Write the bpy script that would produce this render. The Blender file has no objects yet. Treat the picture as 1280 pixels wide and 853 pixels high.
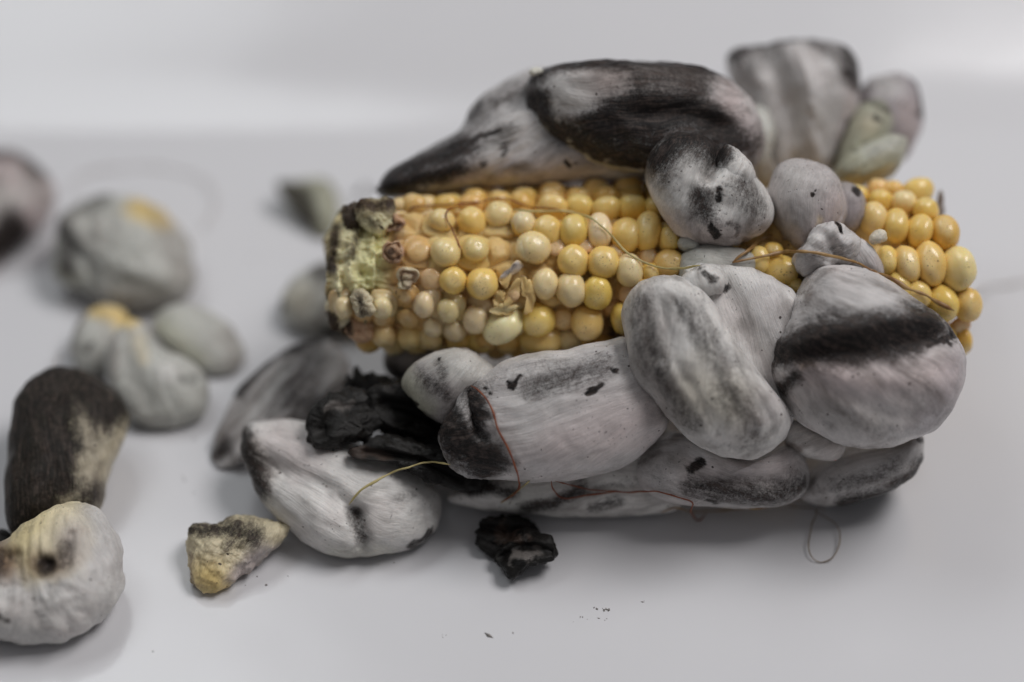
import bpy, math, random
import numpy as np
from mathutils import Vector, Matrix

SC = bpy.context.scene
COL = SC.collection
random.seed(7)
CM = 0.01
# ------------------------------------------------------------------ camera
PITCH = math.radians(42.0)
D0 = 57.0                      # cm from lens to the axis of the ear
W0 = 24.0                      # cm seen across the frame at that distance
S = W0 / 1280.0                # cm per photo pixel at that distance
RGT = np.array([1.0, 0.0, 0.0])
FWD = np.array([0.0, math.cos(PITCH), -math.sin(PITCH)])
UPV = np.array([0.0, math.sin(PITCH), math.cos(PITCH)])
AXIS_H = 3.8                   # height of the ear's axis over the tray
_off = S * ((815 - 640) * RGT - (343 - 426.5) * UPV)
CAMP = np.array([0.0, 0.0, AXIS_H]) - D0 * FWD - _off

cam_d = bpy.data.cameras.new('camera')
cam = bpy.data.objects.new('camera', cam_d)
COL.objects.link(cam)
cam.matrix_world = Matrix(((RGT[0], UPV[0], -FWD[0], CAMP[0] * CM),
                           (RGT[1], UPV[1], -FWD[1], CAMP[1] * CM),
                           (RGT[2], UPV[2], -FWD[2], CAMP[2] * CM),
                           (0, 0, 0, 1)))
cam_d.sensor_width = 36.0
cam_d.lens = 36.0 * D0 / W0
cam_d.clip_start = 0.01
cam_d.clip_end = 20.0
cam_d.dof.use_dof = True
cam_d.dof.focus_distance = (D0 - 2.6) * CM
cam_d.dof.aperture_fstop = cam_d.lens * 0.1 / 3.3
cam_d.dof.aperture_blades = 8
SC.camera = cam

# ------------------------------------------------------------------ light
wd = bpy.data.worlds.new('World')
SC.world = wd
wd.use_nodes = True
bg = wd.node_tree.nodes['Background']
bg.inputs[0].default_value = (0.97, 0.965, 1.0, 1)
bg.inputs[1].default_value = 0.13


def area(name, loc, target, sx, sy, power, col):
    d = bpy.data.lights.new(name, 'AREA')
    d.shape = 'RECTANGLE'
    d.size, d.size_y = sx, sy
    d.energy = power
    d.color = col
    o = bpy.data.objects.new(name, d)
    COL.objects.link(o)
    o.location = loc
    o.rotation_euler = (Vector(target) - Vector(loc)).to_track_quat('-Z', 'Y').to_euler()
    return o


area('window_light', (-0.42, 0.42, 0.95), (-0.05, 0.05, 0.02), 0.72, 0.34, 2.75, (0.95, 0.985, 1.0))
area('overhead_fill', (0.52, 0.12, 1.05), (0.08, 0.03, 0.0), 0.62, 0.42, 8.2, (1.0, 0.975, 0.972))  # added soft overhead lamp: evens out the tray, brightens its right side
SC.view_settings.view_transform = 'Standard'
SC.view_settings.look = 'None'
SC.view_settings.exposure = 0.0
SC.view_settings.gamma = 1.0
SC.view_settings.use_curve_mapping = False
SC.render.engine = 'CYCLES'
SC.cycles.use_denoising = True
SC.cycles.max_bounces = 8


# ------------------------------------------------------------------ maths
def vnoise(P, seed=0):
    """smooth value noise -1..1 on Nx3 points"""
    P = np.asarray(P, float)
    i = np.floor(P).astype(np.int64)
    f = P - i
    f = f * f * (3 - 2 * f)

    def h(a, b, c):
        n = (a * 374761393 + b * 668265263 + c * 2147483647 + seed * 974634777) & 0xFFFFFFFF
        n = ((n ^ (n >> 13)) * 1274126177) & 0xFFFFFFFF
        n = n ^ (n >> 16)
        return (n & 0xFFFF) / 32767.5 - 1.0
    r = 0
    for dx in (0, 1):
        wx = f[:, 0] if dx else 1 - f[:, 0]
        for dy in (0, 1):
            wy = f[:, 1] if dy else 1 - f[:, 1]
            for dz in (0, 1):
                wz = f[:, 2] if dz else 1 - f[:, 2]
                r = r + wx * wy * wz * h(i[:, 0] + dx, i[:, 1] + dy, i[:, 2] + dz)
    return r


def fbm(P, seed=0, octs=4, gain=0.5):
    r, a = 0, 1.0
    for k in range(octs):
        r = r + a * vnoise(P * (2 ** k), seed + k * 17)
        a *= gain
    return r


def world(px, py, t):
    """photo pixel and depth (cm behind the plane of the ear's axis) -> cm"""
    px, py, t = np.broadcast_arrays(np.asarray(px, float), np.asarray(py, float), np.asarray(t, float))
    k = S * (D0 + t) / D0
    return (CAMP + FWD * (D0 + t)[..., None]
            + RGT * (k * (px - 640))[..., None] - UPV * (k * (py - 426.5))[..., None])


def catmull(pts, n, closed=True):
    P = np.asarray(pts, float)
    m = len(P)
    if closed:
        Q = np.vstack([P[-1:], P, P[:2]])
        segs = m
    else:
        Q = np.vstack([2 * P[:1] - P[1:2], P, 2 * P[-1:] - P[-2:-1]])
        segs = m - 1
    out = []
    for s in range(segs):
        p0, p1, p2, p3 = Q[s], Q[s + 1], Q[s + 2], Q[s + 3]
        u = np.linspace(0, 1, 24, endpoint=False)[:, None]
        out.append(0.5 * (2 * p1 + (p2 - p0) * u + (2 * p0 - 5 * p1 + 4 * p2 - p3) * u ** 2
                          + (3 * p1 - p0 - 3 * p2 + p3) * u ** 3))
    if not closed:
        out.append(P[-1:])
    out = np.vstack(out)
    if closed:
        out = np.vstack([out, out[:1]])
    d = np.r_[0, np.cumsum(np.linalg.norm(np.diff(out, axis=0), axis=1))]
    s = np.linspace(0, d[-1], n + 1)[:n] if closed else np.linspace(0, d[-1], n)
    return np.stack([np.interp(s, d, out[:, k]) for k in range(out.shape[1])], 1)


def polydist(Q, pts):
    pts = np.asarray(pts, float)
    if len(pts) == 1:
        return np.linalg.norm(Q - pts[0], axis=1)
    best = np.full(len(Q), 1e9)
    for a, b in zip(pts[:-1], pts[1:]):
        ab = b - a
        u = np.clip(((Q - a) @ ab) / max(ab @ ab, 1e-9), 0, 1)
        best = np.minimum(best, np.linalg.norm(Q - a - u[:, None] * ab, axis=1))
    return best


def sstep(a, b, x):
    u = np.clip((x - a) / (b - a), 0, 1)
    return u * u * (3 - 2 * u)


# ------------------------------------------------------------------ materials
class NT:
    def __init__(self, name):
        self.m = bpy.data.materials.new(name)
        self.m.use_nodes = True
        self.t = self.m.node_tree
        self.t.nodes.clear()

    def n(self, typ, **kw):
        nd = self.t.nodes.new(typ)
        for k, v in kw.items():
            setattr(nd, k, v)
        return nd

    def put(self, sock, v):
        if isinstance(v, bpy.types.NodeSocket):
            self.t.links.new(v, sock)
        elif v is not None:
            sock.default_value = v

    def math(self, op, a, b=None, c=None, clamp=False):
        nd = self.n('ShaderNodeMath', operation=op, use_clamp=clamp)
        for i, v in enumerate((a, b, c)):
            if v is not None:
                self.put(nd.inputs[i], v)
        return nd.outputs[0]

    def vmul(self, v, s):
        nd = self.n('ShaderNodeVectorMath', operation='MULTIPLY')
        self.put(nd.inputs[0], v)
        nd.inputs[1].default_value = s
        return nd.outputs[0]

    def vadd(self, a, b):
        nd = self.n('ShaderNodeVectorMath', operation='ADD')
        self.put(nd.inputs[0], a)
        self.put(nd.inputs[1], b)
        return nd.outputs[0]

    def noise(self, v, scale, detail=4, rough=0.55, dist=0.0):
        nd = self.n('ShaderNodeTexNoise')
        self.put(nd.inputs['Vector'], v)
        nd.inputs['Scale'].default_value = scale
        nd.inputs['Detail'].default_value = detail
        nd.inputs['Roughness'].default_value = rough
        nd.inputs['Distortion'].default_value = dist
        return nd.outputs['Fac']

    def step(self, x, a, b, lo=0.0, hi=1.0):
        nd = self.n('ShaderNodeMapRange', interpolation_type='SMOOTHSTEP')
        self.put(nd.inputs[0], x)
        for i, v in enumerate((a, b, lo, hi)):
            nd.inputs[i + 1].default_value = v
        return nd.outputs[0]

    def mix(self, f, a, b, blend='MIX'):
        nd = self.n('ShaderNodeMix', data_type='RGBA', blend_type=blend)
        self.put(nd.inputs[0], f)
        self.put(nd.inputs[6], a)
        self.put(nd.inputs[7], b)
        return nd.outputs[2]

    def attr(self, name, out='Color'):
        return self.n('ShaderNodeAttribute', attribute_name=name).outputs[out]

    def finish(self, **kw):
        p = self.n('ShaderNodeBsdfPrincipled')
        for k, v in kw.items():
            self.put(p.inputs[k.replace('_', ' ')], v)
        o = self.n('ShaderNodeOutputMaterial')
        self.t.links.new(p.outputs[0], o.inputs[0])
        return self.m


def skin_material(name, sss=0.12, rough=0.41, fibre=1.0, speck=1.0, darkcol=(0.007, 0.006, 0.006, 1), grain=1.0, bump=0.5, blotch=1.0, sc2=7.5, spec=0.34):
    k = NT(name)
    tint, dark, fib = k.attr('tint'), k.attr('dark', 'Fac'), k.attr('fib', 'Vector')
    f1 = k.noise(k.vmul(fib, (0.55, 11.0, 5.0)), 1.0, 5, 0.6, 0.25)
    f2 = k.noise(k.vmul(fib, (1.3, 30.0, 14.0)), 1.0, 3, 0.6, 0.1)
    mot = k.noise(fib, 1.1, 5, 0.6)
    fine = k.noise(fib, 26.0, 3, 0.7)
    g = k.math('ADD', k.math('MULTIPLY_ADD', k.math('SUBTRACT', f1, 0.5), 0.30 * fibre, 1.0),
               k.math('MULTIPLY', k.math('SUBTRACT', f2, 0.5), 0.58 * fibre))
    g = k.math('ADD', g, k.math('MULTIPLY', k.math('SUBTRACT', mot, 0.5), 0.75))
    g = k.math('ADD', g, k.math('MULTIPLY', k.math('SUBTRACT', fine, 0.5), 0.34 * grain))
    comb = k.n('ShaderNodeCombineColor')
    for i in range(3):
        k.put(comb.inputs[i], g)
    col = k.mix(1.0, tint, comb.outputs[0], 'MULTIPLY')
    # greyish bloom patches
    blot = k.noise(k.vmul(fib, (0.6, 1.5, 1.3)), 1.0, 6, 0.62, 0.4)
    col = k.mix(k.step(blot, 0.44, 0.74, 0.0, 0.78 * blotch), col, (0.135, 0.112, 0.100, 1))
    hue = k.noise(fib, 0.7, 3, 0.5)
    col = k.mix(k.step(hue, 0.5, 0.75, 0, 0.35), col, k.mix(1.0, col, (1.02, 0.93, 0.92, 1), 'MULTIPLY'))
    # spore stains: the painted mask broken up by fibres and grain
    s1 = k.noise(k.vmul(fib, (1.0, 7.0, 5.0)), 1.0, 6, 0.68, 0.5)
    s2 = k.noise(fib, sc2, 6, 0.72)
    brk = k.math('ADD', k.math('MULTIPLY', k.math('SUBTRACT', s1, 0.5), 0.85),
                 k.math('MULTIPLY', k.math('MULTIPLY_ADD', k.math('SUBTRACT', k.noise(fib, 24.0, 4, 0.75), 0.5), 0.75, k.math('SUBTRACT', s2, 0.5)), 1.0))
    dm = k.math('ADD', dark, k.math('MULTIPLY', brk, k.step(dark, 0.02, 0.45, 0, 1)))
    m = k.step(dm, 0.04, 0.95, 0.0, 0.98)
    dv = k.math('MULTIPLY_ADD', k.math('SUBTRACT', f2, 0.5), 0.8, k.math('MULTIPLY_ADD', k.math('SUBTRACT', s2, 0.5), 0.9, s1))
    col = k.mix(m, col, k.mix(k.step(dv, 0.38, 0.85), darkcol, (0.075, 0.056, 0.049, 1)))
    # fly specks
    vo = k.n('ShaderNodeTexVoronoi', feature='F1')
    k.put(vo.inputs['Vector'], k.vadd(fib, k.vmul(k.n('ShaderNodeTexNoise').outputs['Color'], (0, 0, 0))))
    vo.inputs['Scale'].default_value = 3.4
    sep = k.n('ShaderNodeSeparateColor')
    k.put(sep.inputs[0], vo.outputs['Color'])
    wob = k.math('ADD', vo.outputs['Distance'], k.math('MULTIPLY', k.math('SUBTRACT', k.noise(fib, 16, 3), 0.5), 0.16))
    rad = k.math('MULTIPLY', k.step(sep.outputs[0], 0.30, 1.0, 0.0, 0.10), speck)
    sp = k.step(k.math('SUBTRACT', wob, rad), 0.0, 0.015, 1.0, 0.0)
    sp = k.math('MULTIPLY', sp, k.step(sep.outputs[0], 0.40, 0.42))
    # clusters of very small grains
    gr = k.noise(fib, 13.0, 3, 0.6)
    gm = k.math('MULTIPLY', k.step(gr, 0.64, 0.68), k.step(mot, 0.47, 0.58, 0.0, 0.9 * speck))
    sp = k.math('MAXIMUM', sp, gm)
    col = k.mix(k.math('MULTIPLY', sp, 0.9), col, (0.03, 0.017, 0.015, 1))
    hgt = k.math('ADD', k.math('MULTIPLY', f1, 0.5 * fibre), k.math('ADD', k.math('MULTIPLY', f2, 0.55 * fibre), k.math('MULTIPLY', s2, 0.35)))
    hgt = k.math('ADD', hgt, k.math('MULTIPLY', k.math('MULTIPLY', m, k.noise(fib, 14, 4, 0.7)), 0.9))
    b = k.n('ShaderNodeBump')
    b.inputs['Strength'].default_value = bump
    b.inputs['Distance'].default_value = 0.0006
    k.put(b.inputs['Height'], hgt)
    ro = k.math('ADD', k.math('MULTIPLY', k.math('SUBTRACT', s2, 0.5), 0.3), k.math('MULTIPLY_ADD', m, -0.06, rough))
    return k.finish(Base_Color=col, Roughness=ro, Normal=b.outputs[0],
                    **{'Subsurface Weight': sss, 'Subsurface Scale': 0.004, 'Subsurface Radius': (1.0, 0.7, 0.55),
                       'Specular IOR Level': k.math('MULTIPLY_ADD', m, -0.22, spec)})


M_SKIN = skin_material('gall_skin')
M_SMOOTH = skin_material('smooth_gall_skin', blotch=0.45, bump=0.5)
M_COB = skin_material('cob_flesh', sss=0.3, rough=0.42, fibre=0.35, speck=1.2, darkcol=(0.035, 0.02, 0.012, 1), bump=0.6, blotch=0.2, sc2=11.0)
M_BLACK = skin_material('spore_mass', sss=0.0, rough=0.50, fibre=0.8, speck=0.2, darkcol=(0.006, 0.005, 0.005, 1), bump=0.9, blotch=0.0, spec=0.3)


def kernel_material():
    k = NT('kernel_skin')
    oi = k.n('ShaderNodeObjectInfo')
    tc = k.n('ShaderNodeTexCoord').outputs['Object']
    rnd = k.n('ShaderNodeCombineXYZ')
    k.put(rnd.inputs[0], k.math('MULTIPLY', oi.outputs['Random'], 91.0))
    k.put(rnd.inputs[1], k.math('MULTIPLY', oi.outputs['Random'], 37.0))
    v = k.vadd(tc, rnd.outputs[0])
    sep = k.n('ShaderNodeSeparateXYZ')
    k.put(sep.inputs[0], tc)
    z = sep.outputs[2]
    big = k.noise(v, 1.1, 3, 0.5)
    col = oi.outputs['Color']
    col = k.mix(k.step(big, 0.35, 0.7, 0, 0.5), col, k.mix(1.0, col, (1.05, 1.10, 1.35, 1), 'MULTIPLY'))
    # the crown is paler, the foot more orange
    col = k.mix(k.step(k.math('ADD', z, k.math('MULTIPLY', big, 0.5)), 0.95, 1.35, 0, 0.40), col, (0.86, 0.76, 0.50, 1))
    col = k.mix(k.step(z, 0.05, -0.7, 0, 0.7), col, (0.62, 0.36, 0.13, 1))
    # pore print at the crown
    rr = k.math('SQRT', k.math('ADD', k.math('POWER', sep.outputs[0], 2.0), k.math('POWER', sep.outputs[1], 2.0)))
    crown = k.math('MULTIPLY', k.step(rr, 0.75, 0.15), k.step(z, 0.1, 0.6))
    n1 = k.noise(v, 8.0, 4, 0.65)
    n2 = k.noise(v, 10.0, 2, 0.5)
    on = k.step(k.noise(v, 0.9, 1), 0.40, 0.56)
    sp = k.math('MULTIPLY', k.step(k.math('ADD', n1, k.math('MULTIPLY', crown, 0.07)), 0.645, 0.70), on)
    sp = k.math('MAXIMUM', sp, k.step(n2, 0.715, 0.75))
    col = k.mix(k.math('MULTIPLY', sp, 0.85), col, (0.10, 0.05, 0.015, 1))
    b = k.n('ShaderNodeBump')
    b.inputs['Strength'].default_value = 0.12
    b.inputs['Distance'].default_value = 0.0004
    k.put(b.inputs['Height'], k.noise(v, 3.0, 3))
    return k.finish(Base_Color=col, Roughness=k.step(n1, 0.3, 0.7, 0.14, 0.30), Normal=b.outputs[0],
                    **{'Subsurface Weight': 0.30, 'Subsurface Scale': 0.002, 'Subsurface Radius': (1.0, 0.62, 0.22),
                       'Specular IOR Level': 0.5})


M_KERNEL = kernel_material()


def tray_material():
    k = NT('white_enamel')
    tc = k.n('ShaderNodeTexCoord').outputs['Object']
    n = k.noise(tc, 9.0, 3, 0.5)
    col = k.mix(n, (0.675, 0.672, 0.692, 1), (0.71, 0.708, 0.725, 1))
    d = k.noise(tc, 260.0, 2, 0.5)
    dm = k.math('MULTIPLY', k.step(d, 0.76, 0.80), k.step(k.noise(tc, 22.0, 2), 0.55, 0.7, 0, 0.55))
    col = k.mix(dm, col, (0.25, 0.23, 0.22, 1))
    b = k.n('ShaderNodeBump')
    b.inputs['Strength'].default_value = 0.25
    b.inputs['Distance'].default_value = 0.004
    k.put(b.inputs['Height'], k.noise(tc, 14.0, 2, 0.4))
    return k.finish(Base_Color=col, Roughness=0.17, Normal=b.outputs[0],
                    **{'Specular IOR Level': 0.55, 'Coat Weight': 0.0})


M_TRAY = tray_material()


def plain_material(name, c1, c2, rough=0.5, sc=400.0, sss=0.0):
    k = NT(name)
    tc = k.n('ShaderNodeTexCoord').outputs['Object']
    n = k.noise(tc, sc, 3, 0.6)
    return k.finish(Base_Color=k.mix(k.step(n, 0.3, 0.7), c1, c2), Roughness=rough, **{'Subsurface Weight': sss, 'Subsurface Scale': 0.001})


M_SILK_RED = plain_material('red_brown_silk', (0.16, 0.035, 0.012, 1), (0.26, 0.075, 0.025, 1), 0.4)
M_SILK_TAN = plain_material('tan_silk', (0.42, 0.27, 0.11, 1), (0.20, 0.09, 0.03, 1), 0.4, 160.0)
M_SILK_PALE = plain_material('pale_silk', (0.55, 0.47, 0.22, 1), (0.42, 0.34, 0.13, 1), 0.35)
M_SILK_GREY = plain_material('grey_silk', (0.30, 0.22, 0.14, 1), (0.16, 0.11, 0.07, 1), 0.5)
M_SILK_BLUR = plain_material('faint_silk', (0.55, 0.50, 0.47, 1), (0.48, 0.43, 0.40, 1), 0.5)
M_BLACKISH = plain_material('black_silk', (0.02, 0.016, 0.014, 1), (0.05, 0.04, 0.035, 1), 0.7)
M_CRUMB = plain_material('crumb_white', (0.75, 0.73, 0.64, 1), (0.6, 0.58, 0.5, 1), 0.6, 900)
M_DIRT = plain_material('spore_dirt', (0.16, 0.15, 0.14, 1), (0.35, 0.32, 0.30, 1), 0.8, 900)


# ------------------------------------------------------------------ mesh helpers
def props(o, label=None, category=None, group=None, kind=None):
    for k_, v_ in (('label', label), ('category', category), ('group', group), ('kind', kind)):
        if v_:
            o[k_] = v_
    return o


def make_mesh(name, V, quads, tris, mat, attrs=None):
    """V in cm, local. quads/tris index arrays."""
    me = bpy.data.meshes.new(name)
    V = np.asarray(V, np.float32) * CM
    nq, nt = len(quads), len(tris)
    me.vertices.add(len(V))
    me.vertices.foreach_set('co', V.ravel())
    loops = np.concatenate([np.asarray(quads, np.int32).ravel(), np.asarray(tris, np.int32).ravel()]).astype(np.int32)
    me.loops.add(len(loops))
    me.loops.foreach_set('vertex_index', loops)
    me.polygons.add(nq + nt)
    start = np.concatenate([np.arange(nq) * 4, nq * 4 + np.arange(nt) * 3]).astype(np.int32)
    me.polygons.foreach_set('loop_start', start)
    me.polygons.foreach_set('use_smooth', np.ones(nq + nt, bool))
    for an, (ty, arr) in (attrs or {}).items():
        a = me.attributes.new(an, ty, 'POINT')
        arr = np.asarray(arr, np.float32)
        a.data.foreach_set({'FLOAT': 'value', 'FLOAT_VECTOR': 'vector', 'FLOAT_COLOR': 'color'}[ty], arr.ravel())
    me.update(calc_edges=True)
    me.validate()
    me.materials.append(mat)
    return me


def link(name, me, loc_cm, root=None):
    o = bpy.data.objects.new(name, me)
    COL.objects.link(o)
    loc = Vector([float(c) * CM for c in loc_cm])
    if root is not None:
        o.parent = root
        loc = loc - root.location
    o.location = loc
    return o


TINTS = {'s': (0.45, 0.42, 0.41), 'f': (0.82, 0.70, 0.40), 'u': (0.22, 0.13, 0.07), 'g': (0.58, 0.555, 0.545), 'w': (0.68, 0.66, 0.635), 'p': (0.56, 0.475, 0.465), 'o': (0.42, 0.42, 0.32),
         'y': (0.70, 0.52, 0.20), 'c': (0.66, 0.58, 0.40), 'b': (0.16, 0.105, 0.08), 'k': (0.008, 0.007, 0.006),
         'n': (0.30, 0.27, 0.25), 'v': (0.40, 0.36, 0.38), 'l': (0.52, 0.52, 0.48), 'r': (0.62, 0.40, 0.25)}


def lobe(outline, t, tf=None, tb=None, c=None, gx=0.0, gy=0.0, n=(120, 72), noise=0.05, nsc=0.7, seed=1, e=0.85,
         dents=(), rough=0.014, rsc=2.4):
    """closed swollen body: silhouette = outline (photo pixels) on a plane t behind the axis plane.
    returns local-free points in cm, pixel coords, front weight, topology"""
    nth, nph = n
    O = catmull(outline, nth)
    if c is None:
        x, y = O[:, 0], O[:, 1]
        x2, y2 = np.roll(x, -1), np.roll(y, -1)
        cr = x * y2 - x2 * y
        A = cr.sum() / 2
        c = (((x + x2) * cr).sum() / (6 * A), ((y + y2) * cr).sum() / (6 * A))
    c = np.array(c, float)
    ev = np.linalg.eigvalsh(np.cov((O - c).T))
    half = math.sqrt(2 * ev[0]) * S
    tf = half * 0.8 if tf is None else tf
    tb = half * 0.7 if tb is None else tb
    ph = np.linspace(0, math.pi, nph + 2)[1:-1]
    rho = np.sin(ph) ** e
    h = np.where(np.cos(ph) >= 0, tf, tb) * np.sign(np.cos(ph)) * np.abs(np.cos(ph)) ** e
    PX = c + rho[:, None, None] * (O - c)[None]
    PX = PX.reshape(-1, 2)
    H = np.repeat(h, nth)
    FW = np.repeat(np.clip(np.cos(ph) * 2.5, 0, 1), nth)
    PX = np.vstack([PX, c, c])
    H = np.r_[H, tf, -tb]
    FW = np.r_[FW, 1, 0]
    dx = (PX[:, 0] - c[0]) * S
    dy = -(PX[:, 1] - c[1]) * S
    for pts, w, d in dents:
        H = H - FW * d * np.exp(-(polydist(PX, pts) / w) ** 2)
    T = t + gx * dx + gy * dy
    # the body: in-plane position on the plane of the outline, swelling along the view axis
    P = world(PX[:, 0], PX[:, 1], T) - FWD * H[:, None]
    cen = world(c[0], c[1], t)
    rad = P - cen
    ln = np.linalg.norm(rad, axis=1, keepdims=True) + 1e-6
    amp = noise * 1.5 * fbm(P * nsc, seed, 4, 0.55)
    if rough:
        amp = amp + rough * fbm(P * rsc, seed + 5, 4, 0.6)
    P = P + rad / ln * amp[:, None]
    idx = np.arange(nth * nph).reshape(nph, nth)
    a, b = idx[:-1], idx[1:]
    quads = np.stack([a, b, np.roll(b, -1, 1), np.roll(a, -1, 1)], -1).reshape(-1, 4)
    top, bot = nth * nph, nth * nph + 1
    tris = np.vstack([np.stack([np.full(nth, top), idx[0], np.roll(idx[0], -1)], 1),
                      np.stack([np.full(nth, bot), np.roll(idx[-1], -1), idx[-1]], 1)])
    return dict(P=P, PX=PX, quads=quads, tris=tris, H=H, c=c)


def join(parts):
    off, P, PX, H, Q, T = 0, [], [], [], [], []
    for p in parts:
        P.append(p['P']); PX.append(p['PX']); H.append(p['H'])
        Q.append(p['quads'] + off); T.append(p['tris'] + off)
        off += len(p['P'])
    return dict(P=np.vstack(P), PX=np.vstack(PX), H=np.concatenate(H), quads=np.vstack(Q), tris=np.vstack(T), c=parts[0]['c'])


def paint(L, base, strokes, ang, seed):
    PX, P = L['PX'], L['P']
    N = len(PX)
    tint = np.tile(np.array(TINTS[base]), (N, 1))
    dark = np.zeros(N)
    wob = 1 + 0.38 * fbm(P * 1.1, seed + 3, 4)
    wobf = np.clip(1 + 0.75 * fbm(P * 4.5, seed + 9, 3), 0.35, 3)
    for st in strokes:
        kind, pts, w = st[:3]
        a = st[3] if len(st) > 3 else 1.0
        d = polydist(PX, pts) * wob
        m = a * ((1 - sstep(0.0, 1.8 * w, d)) if w > 8 else (1 - sstep(0.3 * w, 1.2 * w, d * wobf)))
        if kind == 'e':
            dark = dark * (1 - m)
        elif kind == 'd':
            dark = np.maximum(dark, m)
        else:
            tint = tint + (np.array(TINTS[kind]) - tint) * m[:, None]
    th = math.radians(ang)
    u = np.array([math.cos(th), -math.sin(th)])
    v = np.array([math.sin(th), math.cos(th)])
    fu, fv = (PX - L['c']) @ u * S, (PX - L['c']) @ v * S
    fv = fv * (1 + 0.10 * fu) + 0.30 * fbm(P * 0.45, seed + 40, 3) + 0.05 * fv * fu
    fib = np.stack([fu + seed * 1.3, fv + seed * 2.1, L['H'] + seed * 3.7], 1)
    return {'tint': ('FLOAT_COLOR', np.c_[tint, np.ones(N)]), 'dark': ('FLOAT', dark), 'fib': ('FLOAT_VECTOR', fib)}


def gall(name, lobes, base='g', strokes=(), ang=0.0, seed=1, mat=None, root=None, label=None, category=None, group=None, clamp=True):
    L = join(lobes)
    at = paint(L, base, strokes, ang, seed)
    P = L['P']
    if len(P) > 6000:
        F3 = at['fib'][1]
        rad = P - P.mean(0)
        rad /= np.linalg.norm(rad, axis=1, keepdims=True) + 1e-6
        P += rad * (0.034 * fbm(F3 * np.array([0.35, 3.4, 1.4]), seed + 70, 3) - 0.05 * np.clip(np.abs(fbm(F3 * np.array([0.30, 0.9, 0.7]), seed + 71, 2)) * -6 + 0.7, 0, 1))[:, None]
    if clamp:
        P[:, 2] = np.where(P[:, 2] < 0.12, 0.03 + 0.09 * np.exp((P[:, 2] - 0.12) / 0.5), P[:, 2])
    cen = P.mean(0)
    cen[2] = P[:, 2].min() if root is None else cen[2]
    o = link(name, make_mesh(name, P - cen, L['quads'], L['tris'], mat or M_SKIN, at), cen, root)
    return props(o, label, category, group)


def floor_t(px, py):
    a = world(px, py, 0.0)
    ray = a - CAMP
    k = CAMP[2] / -ray[2]
    return float((CAMP + ray * k - CAMP) @ FWD) - D0


def floor_lobe(outline, sink=0.25, **kw):
    """a lobe slid along the line of sight until it rests on the tray"""
    t = floor_t(*np.mean(outline, axis=0)) - 1.0
    for _ in range(5):
        L = lobe(outline, t, **kw)
        mz = L['P'][:, 2].min() + sink
        t += mz / math.sin(PITCH)
    return lobe(outline, t, **kw), t


# ------------------------------------------------------------------ tray (setting)
def build_tray():
    y_edge = float(world(640, 163, floor_t(640, 163))[1])
    prof = [(-60.0, 0.0), (y_edge - 40, 0.0), (y_edge - 6, 0.0), (y_edge - 0.25, 0.0)]
    r, a0, a1 = 15.0, math.radians(12), math.radians(20.5)
    for i in range(0, 25):
        a = a0 + (a1 - a0) * i / 24
        prof.append((y_edge + r * (math.sin(a) - math.sin(a0)), r * (math.cos(a0) - math.cos(a))))
    y, z = prof[-1]
    for k_ in range(1, 7):
        prof.append((y + math.cos(a1) * k_ * 2.6, z + math.sin(a1) * k_ * 2.6))
    xs = np.linspace(-60, 60, 61)
    pr = np.array(prof)
    m = len(pr)
    V = np.zeros((m, len(xs), 3))
    V[:, :, 0] = xs[None]
    V[:, :, 1] = pr[:, None, 0]
    V[:, :, 2] = pr[:, None, 1]
    V[:, :, 1] += np.where(pr[:, 0] > y_edge - 5, 1, 0)[:, None] * (0.004 * xs)[None]
    idx = np.arange(m * len(xs)).reshape(m, -1)
    q = np.stack([idx[:-1, :-1], idx[:-1, 1:], idx[1:, 1:], idx[1:, :-1]], -1).reshape(-1, 4)
    o = link('white_tray', make_mesh('white_tray', V.reshape(-1, 3), q, np.zeros((0, 3), int), M_TRAY), (0, 0, 0))
    props(o, 'glossy white enamel tray with upturned back edge under the maize ear', None, None, 'structure')


build_tray()

# ------------------------------------------------------------------ the ear
ear = bpy.data.objects.new('corn_ear', None)
ear.empty_display_size = 0.02
COL.objects.link(ear)
ear.location = (0, 0, 0)
props(ear, 'maize ear with yellow kernels overgrown by swollen grey smut galls', 'corn ear')

AX0, AX1 = (430.0, 342.0, -0.2), (1200.0, 346.0, 0.3)        # px, py, depth of the axis at both ends


def axis_at(px):
    u = (px - AX0[0]) / (AX1[0] - AX0[0])
    py = AX0[1] + u * (AX1[1] - AX0[1])
    t = AX0[2] + u * (AX1[2] - AX0[2])
    return py, t


def rad_at(px):
    return np.interp(px, [412, 430, 500, 620, 760, 1000, 1150, 1205, 1225], [66, 84, 92, 97, 106, 112, 114, 108, 98])


# kernels seen in the photograph: (x, y, half width, half height, look)
K = []


def zk(ox, oy, sc, lst):
    for a in lst:
        zx, zy, rx, ry = a[:4]
        K.append((ox + zx / sc, oy + zy / sc, rx / sc, ry / sc, a[4] if len(a) > 4 else 'y'))


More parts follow.
